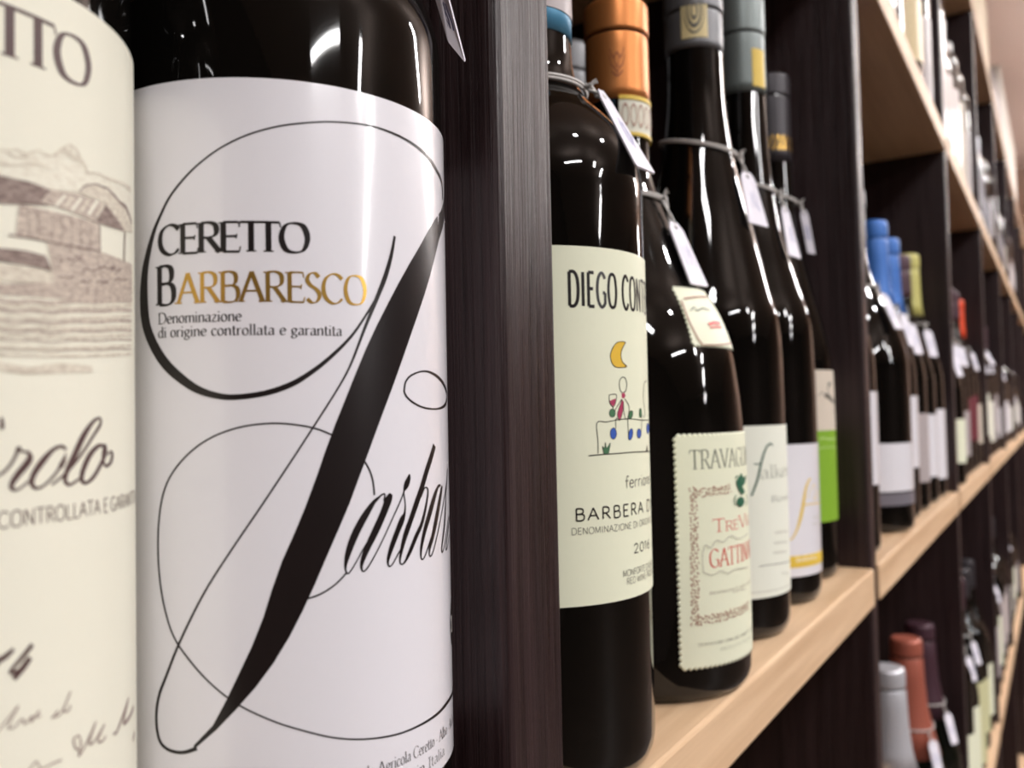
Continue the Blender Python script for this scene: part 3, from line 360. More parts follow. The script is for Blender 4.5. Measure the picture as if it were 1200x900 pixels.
('R','brown_orn',((-29.11,-59.5,0.38),(-29.35,-59.53,0.38),(-29.44,-59.84,0.38),(-29.12,-60.1,0.38))),
('R','brown_orn',((-31.39,-60.46,0.38),(-31.26,-60.15,0.38),(-31.59,-59.82,0.38),(-32.14,-60.03,0.38))),
('R','brown_orn',((-30.58,-60.17,0.38),(-30.86,-60.31,0.38),(-30.83,-60.74,0.38),(-30.32,-60.93,0.38))),
('R','brown_orn',((-29.72,-60.46,0.38),(-29.61,-60.66,0.38),(-29.31,-60.63,0.38),(-29.19,-60.26,0.38))),
('R','brown_orn',((-31.45,-61.82,0.38),(-31.44,-61.57,0.38),(-31.74,-61.42,0.38),(-32.07,-61.69,0.38))),
('R','brown_orn',((-30.55,-61.75,0.38),(-30.57,-61.55,0.38),(-30.83,-61.46,0.38),(-31.07,-61.72,0.38))),
('R','brown_orn',((-29.12,-61.86,0.38),(-29.35,-62.02,0.38),(-29.26,-62.4,0.38),(-28.78,-62.48,0.38))),
('R','brown_orn',((-31.7,-62.5,0.38),(-31.65,-62.28,0.38),(-31.91,-62.1,0.38),(-32.24,-62.3,0.38))),
('R','brown_orn',((-30.34,-62.94,0.38),(-30.55,-62.97,0.38),(-30.62,-63.26,0.38),(-30.32,-63.48,0.38))),
('R','brown_orn',((-29,-62.79,0.38),(-28.81,-62.69,0.38),(-28.84,-62.4,0.38),(-29.2,-62.28,0.38))),
('R','brown_orn',((-31.73,-63.81,0.38),(-32.04,-63.91,0.38),(-32.08,-64.37,0.38),(-31.56,-64.64,0.38))),
('R','brown_orn',((-30.59,-63.91,0.38),(-30.68,-63.73,0.38),(-30.96,-63.74,0.38),(-31.09,-64.07,0.38))),
('R','brown_orn',((-29.41,-63.8,0.38),(-29.45,-63.61,0.38),(-29.72,-63.55,0.38),(-29.92,-63.84,0.38))),
('R','brown_orn',((-31.54,-65.1,0.38),(-31.25,-65.07,0.38),(-31.14,-64.68,0.38),(-31.54,-64.35,0.38))),
('R','brown_orn',((-30.33,-65.44,0.38),(-30.01,-65.42,0.38),(-29.86,-65.01,0.38),(-30.26,-64.62,0.38))),
('R','brown_orn',((-29.44,-65.22,0.38),(-29.29,-65.47,0.38),(-28.88,-65.4,0.38),(-28.76,-64.89,0.38))),
('R','brown_orn',((-32.21,-66.18,0.38),(-32.17,-66.49,0.38),(-31.75,-66.6,0.38),(-31.4,-66.17,0.38))),
('R','brown_orn',((-30.78,-65.64,0.38),(-31.09,-65.73,0.38),(-31.14,-66.17,0.38),(-30.65,-66.45,0.38))),
('R','brown_orn',((-29.37,-65.96,0.38),(-29.61,-66.17,0.38),(-29.47,-66.58,0.38),(-28.91,-66.63,0.38))),
('R','brown_orn',((-31.74,-67.36,0.38),(-31.64,-67.19,0.38),(-31.8,-66.98,0.38),(-32.13,-67.06,0.38))),
('R','brown_orn',((-30.23,-66.86,0.38),(-30.43,-66.79,0.38),(-30.62,-67.01,0.38),(-30.47,-67.35,0.38))),
('R','brown_orn',((-29.36,-67.74,0.38),(-29.24,-67.93,0.38),(-28.94,-67.87,0.38),(-28.84,-67.49,0.38))),
('R','brown_orn',((-31.61,-68.63,0.38),(-31.44,-68.49,0.38),(-31.54,-68.2,0.38),(-31.92,-68.16,0.38))),
('R','brown_orn',((-30.28,-69.02,0.38),(-30.23,-68.7,0.38),(-30.61,-68.46,0.38),(-31.08,-68.79,0.38))),
('R','brown_orn',((-29.4,-68.57,0.38),(-29.18,-68.8,0.38),(-28.78,-68.63,0.38),(-28.77,-68.08,0.38))),
('R','brown_orn',((-31.84,-69.11,0.38),(-32.11,-69.29,0.38),(-32.03,-69.73,0.38),(-31.47,-69.86,0.38))),
('R','brown_orn',((-30.2,-69.75,0.38),(-30.33,-69.5,0.38),(-30.71,-69.53,0.38),(-30.87,-69.99,0.38))),
('R','brown_orn',((-29.71,-70,0.38),(-29.4,-70.1,0.38),(-29.12,-69.77,0.38),(-29.36,-69.26,0.38))),
('R','brown_orn',((-31.73,-70.48,0.38),(-31.93,-70.68,0.38),(-31.77,-71.04,0.38),(-31.28,-71.04,0.38))),
('R','brown_orn',((-30.25,-71.26,0.38),(-30.1,-70.97,0.38),(-30.38,-70.63,0.38),(-30.92,-70.78,0.38))),
('R','brown_orn',((-29.54,-71.01,0.38),(-29.43,-71.27,0.38),(-29.05,-71.26,0.38),(-28.86,-70.81,0.38))),
('R','brown_orn',((-32.01,-72.49,0.38),(-31.8,-72.49,0.38),(-31.7,-72.23,0.38),(-31.95,-71.97,0.38))),
('R','brown_orn',((-30.65,-71.77,0.38),(-30.92,-71.83,0.38),(-30.98,-72.21,0.38),(-30.57,-72.48,0.38))),
('R','brown_orn',((-29.54,-71.87,0.38),(-29.44,-71.58,0.38),(-29.75,-71.3,0.38),(-30.24,-71.52,0.38))),
('R','brown_orn',((-32.02,-73.48,0.38),(-31.76,-73.25,0.38),(-31.91,-72.82,0.38),(-32.5,-72.76,0.38))),
('R','brown_orn',((-31.16,-73.29,0.38),(-30.9,-73.46,0.38),(-30.54,-73.2,0.38),(-30.65,-72.66,0.38))),
('R','brown_orn',((-29.58,-73.19,0.38),(-29.71,-72.92,0.38),(-30.12,-72.95,0.38),(-30.3,-73.44,0.38))),
('R','brown_orn',((-32,-74.35,0.38),(-31.89,-74.13,0.38),(-32.11,-73.87,0.38),(-32.52,-74,0.38))),
('R','brown_orn',((-30.67,-74.37,0.38),(-30.77,-74.58,0.38),(-30.56,-74.82,0.38),(-30.17,-74.7,0.38))),
('R','brown_orn',((-29.62,-74.41,0.38),(-29.64,-74.15,0.38),(-29.97,-74.05,0.38),(-30.26,-74.38,0.38))),
('R','brown_orn',((-31.79,-75.77,0.38),(-31.56,-75.81,0.38),(-31.39,-75.52,0.38),(-31.63,-75.19,0.38))),
('R','brown_orn',((-30.54,-75.49,0.38),(-30.79,-75.43,0.38),(-30.99,-75.72,0.38),(-30.77,-76.1,0.38))),
('R','brown_orn',((-29.34,-74.83,0.38),(-29.65,-74.95,0.38),(-29.64,-75.41,0.38),(-29.11,-75.63,0.38))),
('R','brown_orn',((-31.91,-76.93,0.38),(-31.71,-76.73,0.38),(-31.87,-76.37,0.38),(-32.37,-76.37,0.38))),
('R','brown_orn',((-30.85,-76.44,0.38),(-30.79,-76.66,0.38),(-30.47,-76.69,0.38),(-30.28,-76.34,0.38))),
('R','brown_orn',((-29.55,-76.3,0.38),(-29.48,-76.08,0.38),(-29.73,-75.88,0.38),(-30.09,-76.06,0.38))),
('R','brown_orn',((-31.67,-77.42,0.38),(-31.7,-77.22,0.38),(-31.98,-77.15,0.38),(-32.2,-77.44,0.38))),
('R','brown_orn',((-30.87,-77.52,0.38),(-30.83,-77.3,0.38),(-31.09,-77.13,0.38),(-31.42,-77.34,0.38))),
('R','brown_orn',((-29.21,-77.76,0.38),(-29.42,-77.6,0.38),(-29.73,-77.8,0.38),(-29.66,-78.26,0.38))),
('R','brown_orn',((-31.9,-78.51,0.38),(-32.23,-78.41,0.38),(-32.52,-78.78,0.38),(-32.25,-79.3,0.38))),
('R','brown_orn',((-30.44,-78.7,0.38),(-30.46,-78.49,0.38),(-30.73,-78.4,0.38),(-30.98,-78.66,0.38))),
('R','brown_orn',((-29.38,-78.85,0.38),(-29.28,-78.58,0.38),(-29.58,-78.31,0.38),(-30.04,-78.51,0.38))),
('R','brown_orn',((-31.84,-79.82,0.38),(-31.62,-79.81,0.38),(-31.52,-79.53,0.38),(-31.79,-79.27,0.38))),
('R','brown_orn',((-30.61,-79.49,0.38),(-30.83,-79.48,0.38),(-30.96,-79.76,0.38),(-30.7,-80.04,0.38))),
('R','brown_orn',((-29.55,-79.69,0.38),(-29.58,-79.45,0.38),(-29.9,-79.37,0.38),(-30.16,-79.69,0.38))),
('R','brown_orn',((-32.01,-81.02,0.38),(-32.34,-80.93,0.38),(-32.62,-81.3,0.38),(-32.33,-81.82,0.38))),
('R','brown_orn',((-30.67,-81.17,0.38),(-30.34,-81.23,0.38),(-30.09,-80.85,0.38),(-30.41,-80.36,0.38))),
('R','brown_orn',((-29.99,-81.8,0.38),(-29.66,-81.82,0.38),(-29.47,-81.42,0.38),(-29.84,-80.99,0.38))),
('R','brown_orn',((-29.38,-32.94,0.38),(-29.58,-32.92,0.38),(-29.71,-33.18,0.38),(-29.48,-33.46,0.38))),
('R','brown_orn',((-30.08,-32.17,0.38),(-29.95,-32.41,0.38),(-29.58,-32.37,0.38),(-29.43,-31.92,0.38))),
('R','brown_orn',((-29.75,-30.98,0.38),(-29.44,-30.89,0.38),(-29.4,-30.46,0.38),(-29.88,-30.19,0.38))),
('R','brown_orn',((-28.75,-33.31,0.38),(-28.98,-33.34,0.38),(-29.04,-33.64,0.38),(-28.73,-33.88,0.38))),
('R','brown_orn',((-28.5,-32.06,0.38),(-28.69,-32.27,0.38),(-28.53,-32.62,0.38),(-28.03,-32.61,0.38))),
('R','brown_orn',((-28.52,-30.51,0.38),(-28.85,-30.46,0.38),(-29.08,-30.85,0.38),(-28.74,-31.32,0.38))),
('R','brown_orn',((-27.23,-32.89,0.38),(-27.31,-32.69,0.38),(-27.62,-32.69,0.38),(-27.77,-33.05,0.38))),
('R','brown_orn',((-27.35,-31.9,0.38),(-27.31,-31.61,0.38),(-27.66,-31.4,0.38),(-28.09,-31.7,0.38))),
('R','brown_orn',((-27.37,-31.25,0.38),(-27.13,-31.24,0.38),(-27.02,-30.94,0.38),(-27.32,-30.65,0.38))),
('R','brown_orn',((-26.36,-33.34,0.38),(-26.36,-33.59,0.38),(-26.04,-33.71,0.38),(-25.73,-33.41,0.38))),
('R','brown_orn',((-26.11,-31.97,0.38),(-26.2,-31.78,0.38),(-26.49,-31.79,0.38),(-26.63,-32.13,0.38))),
('R','brown_orn',((-25.83,-30.49,0.38),(-26.04,-30.35,0.38),(-26.33,-30.54,0.38),(-26.27,-30.97,0.38))),
('R','brown_orn',((-25.36,-33.06,0.38),(-25.32,-33.39,0.38),(-24.89,-33.5,0.38),(-24.53,-33.07,0.38))),
('R','brown_orn',((-24.74,-31.99,0.38),(-24.56,-32.12,0.38),(-24.31,-31.96,0.38),(-24.37,-31.58,0.38))),
('R','brown_orn',((-24.75,-30.63,0.38),(-24.86,-30.35,0.38),(-25.27,-30.35,0.38),(-25.49,-30.82,0.38))),
('R','brown_orn',((-23.71,-32.86,0.38),(-23.82,-32.67,0.38),(-24.11,-32.7,0.38),(-24.22,-33.06,0.38))),
('R','brown_orn',((-24.18,-31.84,0.38),(-24.38,-32,0.38),(-24.29,-32.34,0.38),(-23.85,-32.41,0.38))),
('R','brown_orn',((-23.86,-31.03,0.38),(-23.63,-31.08,0.38),(-23.43,-30.81,0.38),(-23.65,-30.45,0.38))),
('R','brown_orn',((-22.64,-32.51,0.38),(-22.96,-32.61,0.38),(-23.01,-33.06,0.38),(-22.51,-33.34,0.38))),
('R','brown_orn',((-22.97,-31.67,0.38),(-23.12,-31.89,0.38),(-22.92,-32.2,0.38),(-22.45,-32.13,0.38))),
('R','brown_orn',((-22.31,-30.67,0.38),(-22.53,-30.53,0.38),(-22.82,-30.73,0.38),(-22.74,-31.18,0.38))),
('R','brown_orn',((-21.05,-32.72,0.38),(-21.36,-32.58,0.38),(-21.69,-32.9,0.38),(-21.5,-33.46,0.38))),
('R','brown_orn',((-21.32,-31.86,0.38),(-21.17,-31.73,0.38),(-21.25,-31.47,0.38),(-21.59,-31.42,0.38))),
('R','brown_orn',((-21.24,-31.07,0.38),(-20.94,-30.92,0.38),(-20.97,-30.47,0.38),(-21.51,-30.27,0.38))),
('R','brown_orn',((-20.12,-32.85,0.38),(-20.25,-32.66,0.38),(-20.56,-32.73,0.38),(-20.64,-33.12,0.38))),
('R','brown_orn',((-20.59,-31.5,0.38),(-20.58,-31.72,0.38),(-20.29,-31.82,0.38),(-20.03,-31.53,0.38))),
('R','brown_orn',((-20.44,-30.6,0.38),(-20.29,-30.3,0.38),(-20.59,-29.95,0.38),(-21.15,-30.12,0.38))),
('R','brown_orn',((-19.52,-32.98,0.38),(-19.44,-33.16,0.38),(-19.17,-33.15,0.38),(-19.05,-32.84,0.38))),
('R','brown_orn',((-19.11,-31.42,0.38),(-19.15,-31.62,0.38),(-18.92,-31.77,0.38),(-18.62,-31.58,0.38))),
('R','brown_orn',((-19.69,-30.33,0.38),(-19.98,-30.47,0.38),(-19.96,-30.91,0.38),(-19.42,-31.12,0.38))),
('R','brown_orn',((-17.72,-32.35,0.38),(-18.04,-32.33,0.38),(-18.23,-32.72,0.38),(-17.87,-33.14,0.38))),
('R','brown_orn',((-17.53,-31.37,0.38),(-17.63,-31.05,0.38),(-18.1,-31.01,0.38),(-18.38,-31.53,0.38))),
('R','brown_orn',((-18.72,-30.51,0.38),(-18.79,-30.77,0.38),(-18.49,-30.99,0.38),(-18.08,-30.75,0.38))),
('R','brown_orn',((-17.39,-32.89,0.38),(-17.13,-33.04,0.38),(-16.82,-32.79,0.38),(-16.94,-32.3,0.38))),
('R','brown_orn',((-16.75,-31.5,0.38),(-16.93,-31.26,0.38),(-17.32,-31.36,0.38),(-17.4,-31.87,0.38))),
('R','brown_orn',((-17.03,-30.79,0.38),(-16.84,-30.72,0.38),(-16.81,-30.44,0.38),(-17.13,-30.27,0.38))),
('R','brown_orn',((-16.04,-32.96,0.38),(-15.88,-33.12,0.38),(-15.59,-33,0.38),(-15.58,-32.59,0.38))),
('R','brown_orn',((-15.98,-31.54,0.38),(-15.97,-31.34,0.38),(-16.22,-31.22,0.38),(-16.48,-31.45,0.38))),
('R','brown_orn',((-16.31,-30.13,0.38),(-16.38,-30.4,0.38),(-16.07,-30.61,0.38),(-15.66,-30.37,0.38))),
('R','brown_orn',((-14.99,-32.85,0.38),(-14.87,-33.13,0.38),(-14.45,-33.13,0.38),(-14.24,-32.64,0.38))),
('R','brown_orn',((-14.52,-31.49,0.38),(-14.8,-31.42,0.38),(-15.04,-31.73,0.38),(-14.8,-32.16,0.38))),
('R','brown_orn',((-14.9,-30.33,0.38),(-14.71,-30.53,0.38),(-14.36,-30.4,0.38),(-14.33,-29.93,0.38))),
('R','brown_orn',((-13.5,-33.08,0.38),(-13.17,-33.15,0.38),(-12.92,-32.76,0.38),(-13.24,-32.27,0.38))),
('R','brown_orn',((-13.43,-31.04,0.38),(-13.62,-31.22,0.38),(-13.49,-31.55,0.38),(-13.04,-31.57,0.38))),
('R','brown_orn',((-13.78,-30.24,0.38),(-13.97,-30.38,0.38),(-13.88,-30.7,0.38),(-13.48,-30.76,0.38))),
('R','brown_orn',((-12.66,-32.53,0.38),(-12.8,-32.72,0.38),(-12.62,-32.99,0.38),(-12.21,-32.92,0.38))),
('R','brown_orn',((-12.16,-31.77,0.38),(-11.88,-31.6,0.38),(-11.94,-31.17,0.38),(-12.48,-31.02,0.38))),
('R','brown_orn',((-12.42,-29.95,0.38),(-12.58,-29.81,0.38),(-12.85,-29.94,0.38),(-12.84,-30.32,0.38))),
('R','brown_orn',((-10.66,-32.96,0.38),(-10.55,-32.8,0.38),(-10.7,-32.58,0.38),(-11.03,-32.64,0.38))),
('R','brown_orn',((-11.58,-31.12,0.38),(-11.86,-31.14,0.38),(-11.97,-31.49,0.38),(-11.62,-31.82,0.38))),
('R','brown_orn',((-11.46,-29.74,0.38),(-11.71,-29.79,0.38),(-11.78,-30.12,0.38),(-11.42,-30.38,0.38))),
('R','brown_orn',((-30.27,-81.22,0.38),(-30.44,-81.06,0.38),(-30.74,-81.19,0.38),(-30.74,-81.6,0.38))),
('R','brown_orn',((-30.03,-80.48,0.38),(-30.08,-80.29,0.38),(-30.35,-80.25,0.38),(-30.53,-80.55,0.38))),
('R','brown_orn',((-30.28,-79.15,0.38),(-30.11,-79.4,0.38),(-29.7,-79.32,0.38),(-29.59,-78.8,0.38))),
('R','brown_orn',((-28.91,-81.64,0.38),(-28.67,-81.69,0.38),(-28.48,-81.41,0.38),(-28.71,-81.05,0.38))),
('R','brown_orn',((-29.87,-80.4,0.38),(-29.67,-80.64,0.38),(-29.27,-80.51,0.38),(-29.21,-79.98,0.38))),
('R','brown_orn',((-29.36,-78.93,0.38),(-29.11,-78.9,0.38),(-29.01,-78.56,0.38),(-29.36,-78.28,0.38))),
('R','brown_orn',((-28.1,-81.43,0.38),(-28.35,-81.43,0.38),(-28.48,-81.74,0.38),(-28.18,-82.06,0.38))),
('R','brown_orn',((-28.64,-80.26,0.38),(-28.65,-80.47,0.38),(-28.39,-80.59,0.38),(-28.11,-80.34,0.38))),
('R','brown_orn',((-28.08,-78.58,0.38),(-28.34,-78.78,0.38),(-28.22,-79.2,0.38),(-27.66,-79.28,0.38))),
('R','brown_orn',((-26.64,-81.16,0.38),(-26.56,-80.92,0.38),(-26.82,-80.7,0.38),(-27.22,-80.89,0.38))),
('R','brown_orn',((-27.07,-79.9,0.38),(-27.1,-79.58,0.38),(-27.53,-79.45,0.38),(-27.89,-79.88,0.38))),
('R','brown_orn',((-26.8,-78.95,0.38),(-26.54,-78.94,0.38),(-26.42,-78.61,0.38),(-26.74,-78.3,0.38))),
('R','brown_orn',((-25.28,-81.29,0.38),(-25.22,-81.01,0.38),(-25.53,-80.79,0.38),(-25.96,-81.03,0.38))),
('R','brown_orn',((-25.89,-80.26,0.38),(-25.79,-80.09,0.38),(-25.95,-79.88,0.38),(-26.29,-79.96,0.38))),
('R','brown_orn',((-25.71,-78.6,0.38),(-25.93,-78.56,0.38),(-26.1,-78.82,0.38),(-25.88,-79.15,0.38))),
('R','brown_orn',((-24.81,-80.9,0.38),(-24.87,-81.13,0.38),(-24.6,-81.33,0.38),(-24.23,-81.13,0.38))),
('R','brown_orn',((-24.65,-79.92,0.38),(-24.53,-79.74,0.38),(-24.68,-79.5,0.38),(-25.04,-79.56,0.38))),
('R','brown_orn',((-25.34,-78.66,0.38),(-25.33,-78.97,0.38),(-24.93,-79.11,0.38),(-24.57,-78.72,0.38))),
('R','brown_orn',((-23.37,-81.16,0.38),(-23.5,-81.33,0.38),(-23.35,-81.58,0.38),(-22.98,-81.54,0.38))),
('R','brown_orn',((-23.83,-80,0.38),(-23.56,-80.09,0.38),(-23.32,-79.81,0.38),(-23.52,-79.37,0.38))),
('R','brown_orn',((-22.98,-78.62,0.38),(-22.99,-78.31,0.38),(-23.39,-78.17,0.38),(-23.76,-78.56,0.38))),
('R','brown_orn',((-22.16,-80.96,0.38),(-22.09,-81.19,0.38),(-21.76,-81.22,0.38),(-21.55,-80.85,0.38))),
('R','brown_orn',((-22.19,-79.96,0.38),(-21.87,-79.9,0.38),(-21.78,-79.47,0.38),(-22.24,-79.14,0.38))),
('R','brown_orn',((-22.2,-78.66,0.38),(-22.49,-78.61,0.38),(-22.69,-78.95,0.38),(-22.41,-79.35,0.38))),
('R','brown_orn',((-20.91,-81.29,0.38),(-20.9,-81.09,0.38),(-21.14,-80.98,0.38),(-21.4,-81.2,0.38))),
('R','brown_orn',((-20.86,-80.09,0.38),(-20.71,-79.97,0.38),(-20.78,-79.71,0.38),(-21.12,-79.66,0.38))),
('R','brown_orn',((-20.93,-79.05,0.38),(-20.71,-78.83,0.38),(-20.88,-78.43,0.38),(-21.42,-78.42,0.38))),
('R','brown_orn',((-19.83,-81.08,0.38),(-19.94,-80.92,0.38),(-20.21,-80.99,0.38),(-20.27,-81.33,0.38))),
('R','brown_orn',((-20.1,-79.47,0.38),(-20.38,-79.49,0.38),(-20.5,-79.87,0.38),(-20.13,-80.2,0.38))),
('R','brown_orn',((-19.78,-78.68,0.38),(-20.06,-78.61,0.38),(-20.29,-78.92,0.38),(-20.04,-79.35,0.38))),
('R','brown_orn',((-19.22,-80.94,0.38),(-19.53,-80.95,0.38),(-19.68,-81.35,0.38),(-19.29,-81.72,0.38))),
('R','brown_orn',((-19.48,-79.87,0.38),(-19.32,-80.05,0.38),(-19,-79.95,0.38),(-18.96,-79.53,0.38))),
('R','brown_orn',((-19.05,-78.23,0.38),(-19.28,-78.46,0.38),(-19.1,-78.88,0.38),(-18.53,-78.89,0.38))),
('R','brown_orn',((-17.47,-81.04,0.38),(-17.64,-80.88,0.38),(-17.93,-81.02,0.38),(-17.91,-81.42,0.38))),
('R','brown_orn',((-17.33,-79.95,0.38),(-17.18,-79.69,0.38),(-17.42,-79.37,0.38),(-17.93,-79.48,0.38))),
('R','brown_orn',((-18.08,-78.68,0.38),(-18.04,-78.91,0.38),(-17.74,-78.97,0.38),(-17.5,-78.65,0.38))),
('R','brown_orn',((-16.81,-81.3,0.38),(-16.52,-81.44,0.38),(-16.2,-81.15,0.38),(-16.36,-80.62,0.38))),
('R','brown_orn',((-16.24,-79.64,0.38),(-16.01,-79.44,0.38),(-16.14,-79.05,0.38),(-16.66,-79,0.38))),
('R','brown_orn',((-16.32,-78.61,0.38),(-16.23,-78.31,0.38),(-16.57,-78.04,0.38),(-17.05,-78.3,0.38))),
('R','brown_orn',((-15.89,-80.99,0.38),(-15.9,-81.21,0.38),(-15.63,-81.33,0.38),(-15.34,-81.09,0.38))),
('R','brown_orn',((-15.34,-79.41,0.38),(-15.53,-79.67,0.38),(-15.29,-80.04,0.38),(-14.74,-79.95,0.38))),
('R','brown_orn',((-15.5,-78.35,0.38),(-15.77,-78.46,0.38),(-15.78,-78.85,0.38),(-15.33,-79.06,0.38))),
('R','brown_orn',((-14.53,-80.98,0.38),(-14.39,-80.74,0.38),(-14.63,-80.44,0.38),(-15.09,-80.56,0.38))),
('R','brown_orn',((-14.39,-79.12,0.38),(-14.68,-79.02,0.38),(-14.97,-79.34,0.38),(-14.75,-79.83,0.38))),
('R','brown_orn',((-14.26,-78.32,0.38),(-13.93,-78.36,0.38),(-13.7,-77.97,0.38),(-14.04,-77.5,0.38))),
('R','brown_orn',((-13.38,-80.83,0.38),(-13.15,-81,0.38),(-12.81,-80.79,0.38),(-12.88,-80.29,0.38))),
('R','brown_orn',((-13.26,-79.21,0.38),(-13.44,-79,0.38),(-13.79,-79.11,0.38),(-13.85,-79.58,0.38))),
('R','brown_orn',((-13.22,-78.47,0.38),(-13.41,-78.29,0.38),(-13.74,-78.44,0.38),(-13.73,-78.9,0.38))),
('R','brown_orn',((-11.93,-81.02,0.38),(-11.63,-80.91,0.38),(-11.62,-80.48,0.38),(-12.11,-80.24,0.38))),
('R','brown_orn',((-12.32,-79.09,0.38),(-12.58,-79.18,0.38),(-12.59,-79.57,0.38),(-12.15,-79.77,0.38))),
('R','brown_orn',((-11.89,-78.65,0.38),(-11.7,-78.82,0.38),(-11.4,-78.66,0.38),(-11.42,-78.23,0.38))),
('R','brown_orn',((-11.24,-80.43,0.38),(-11.46,-80.67,0.38),(-11.27,-81.07,0.38),(-10.71,-81.06,0.38))),
('R','brown_orn',((-10.47,-79.65,0.38),(-10.47,-79.31,0.38),(-10.9,-79.14,0.38),(-11.32,-79.55,0.38))),
('R','brown_orn',((-11.04,-78.03,0.38),(-11.14,-77.81,0.38),(-11.47,-77.83,0.38),(-11.63,-78.22,0.38))),
('R','brown_orn',((-10.11,-80.47,0.38),(-10,-80.71,0.38),(-9.65,-80.7,0.38),(-9.48,-80.28,0.38))),
('R','brown_orn',((-10.21,-79.59,0.38),(-10.13,-79.82,0.38),(-9.79,-79.85,0.38),(-9.59,-79.47,0.38))),
('R','brown_orn',((-9.38,-78.28,0.38),(-9.31,-78.05,0.38),(-9.56,-77.84,0.38),(-9.94,-78.02,0.38))),
('R','brown_orn',((-8.62,-80.33,0.38),(-8.57,-80.64,0.38),(-8.16,-80.75,0.38),(-7.82,-80.32,0.38))),
('R','brown_orn',((-8.77,-79.77,0.38),(-8.49,-79.7,0.38),(-8.43,-79.31,0.38),(-8.85,-79.03,0.38))),
('R','brown_orn',((-8.52,-77.84,0.38),(-8.48,-78.1,0.38),(-8.12,-78.18,0.38),(-7.84,-77.81,0.38))),
('R','brown_orn',((-7.18,-80.75,0.38),(-7.05,-80.96,0.38),(-6.72,-80.92,0.38),(-6.6,-80.5,0.38))),
('R','brown_orn',((-7.52,-79.2,0.38),(-7.46,-79.41,0.38),(-7.16,-79.44,0.38),(-6.98,-79.12,0.38))),
('R','brown_orn',((-7.82,-78,0.38),(-7.99,-78.14,0.38),(-7.9,-78.43,0.38),(-7.52,-78.48,0.38))),
('R','brown_orn',((-6.29,-80.44,0.38),(-6.28,-80.66,0.38),(-6,-80.76,0.38),(-5.74,-80.49,0.38))),
('R','brown_orn',((-6.3,-79.26,0.38),(-6.34,-79.49,0.38),(-6.07,-79.66,0.38),(-5.74,-79.43,0.38))),
('R','brown_orn',((-5.97,-78.22,0.38),(-6.13,-77.97,0.38),(-6.52,-78.05,0.38),(-6.64,-78.55,0.38))),
('R','brown_orn',((-4.54,-80.49,0.38),(-4.68,-80.21,0.38),(-5.11,-80.23,0.38),(-5.3,-80.75,0.38))),
('R','brown_orn',((-5.11,-79.54,0.38),(-4.82,-79.43,0.38),(-4.82,-79.01,0.38),(-5.3,-78.78,0.38))),
('R','brown_orn',((-5.67,-78.14,0.38),(-5.75,-78.43,0.38),(-5.43,-78.69,0.38),(-4.97,-78.44,0.38))),
('R','brown_orn',((-4.2,-80.5,0.38),(-4.04,-80.68,0.38),(-3.72,-80.57,0.38),(-3.68,-80.15,0.38))),
('R','brown_orn',((-3.88,-79.36,0.38),(-3.92,-79.1,0.38),(-4.27,-79.02,0.38),(-4.55,-79.38,0.38))),
('R','brown_orn',((-4.06,-77.7,0.38),(-4.1,-78.03,0.38),(-3.7,-78.24,0.38),(-3.25,-77.89,0.38))),
('R','brown_orn',((-2.89,-80.25,0.38),(-2.7,-80.18,0.38),(-2.69,-79.9,0.38),(-3.01,-79.73,0.38))),
('R','brown_orn',((-3.1,-79.2,0.38),(-2.85,-79.1,0.38),(-2.85,-78.74,0.38),(-3.27,-78.54,0.38))),
('R','brown_orn',((-3.03,-77.73,0.38),(-3.17,-77.45,0.38),(-3.6,-77.49,0.38),(-3.78,-78.01,0.38))),
('R','brown_orn',((-1.27,-80.37,0.38),(-1.3,-80.07,0.38),(-1.7,-79.96,0.38),(-2.04,-80.36,0.38))),
('R','brown_orn',((-1.9,-79.12,0.38),(-1.93,-78.85,0.38),(-2.28,-78.75,0.38),(-2.58,-79.11,0.38))),
('R','brown_orn',((-1.52,-78,0.38),(-1.59,-78.2,0.38),(-1.38,-78.4,0.38),(-1.04,-78.25,0.38))),
('R','brown_orn',((-0.08,-80.08,0.38),(-0.01,-79.82,0.38),(-0.31,-79.59,0.38),(-0.73,-79.82,0.38))),
('R','brown_orn',((-0.31,-78.52,0.38),(-0.58,-78.61,0.38),(-0.62,-79,0.38),(-0.19,-79.24,0.38))),
('R','brown_orn',((-0.3,-77.42,0.38),(-0.62,-77.34,0.38),(-0.89,-77.7,0.38),(-0.61,-78.2,0.38))),
('R','brown_orn',((0.15,-80.12,0.38),(0.04,-80.33,0.38),(0.25,-80.57,0.38),(0.63,-80.45,0.38))),
('R','brown_orn',((0.23,-78.68,0.38),(-0.01,-78.77,0.38),(-0.03,-79.12,0.38),(0.36,-79.32,0.38))),
('R','brown_orn',((0.33,-77.81,0.38),(0.45,-77.64,0.38),(0.3,-77.4,0.38),(-0.05,-77.44,0.38))),
('R','brown_orn',((1.5,-79.74,0.38),(1.4,-79.93,0.38),(1.59,-80.15,0.38),(1.94,-80.04,0.38))),
('R','brown_orn',((2.11,-78.98,0.38),(2.24,-78.75,0.38),(2.02,-78.48,0.38),(1.59,-78.59,0.38))),
('R','brown_orn',((1.38,-77.28,0.38),(1.14,-77.4,0.38),(1.16,-77.77,0.38),(1.6,-77.93,0.38))),
('P','green_dark',((-4.47,-27.43),(-2.29,-26.57),(0.2,-27.77),(4.04,-28.4),(2.22,-30.32),(-1.32,-31.4),(1.72,-33.71),(-1.74,-34.76),(-4.26,-33.18),(-6.05,-31.02),(-6.88,-28.94))),
('P','green_dark',((-6.47,-35.82),(-3.56,-35.14),(0.14,-36.29),(0.39,-38.02),(-2.16,-39.19),(-4.87,-39.06),(-7.19,-37.76))),
('P','green_dark',((-3.06,-26.52),(-2.03,-26.04),(-0.74,-26.68),(-1.68,-27.43),(-2.72,-27.35))),
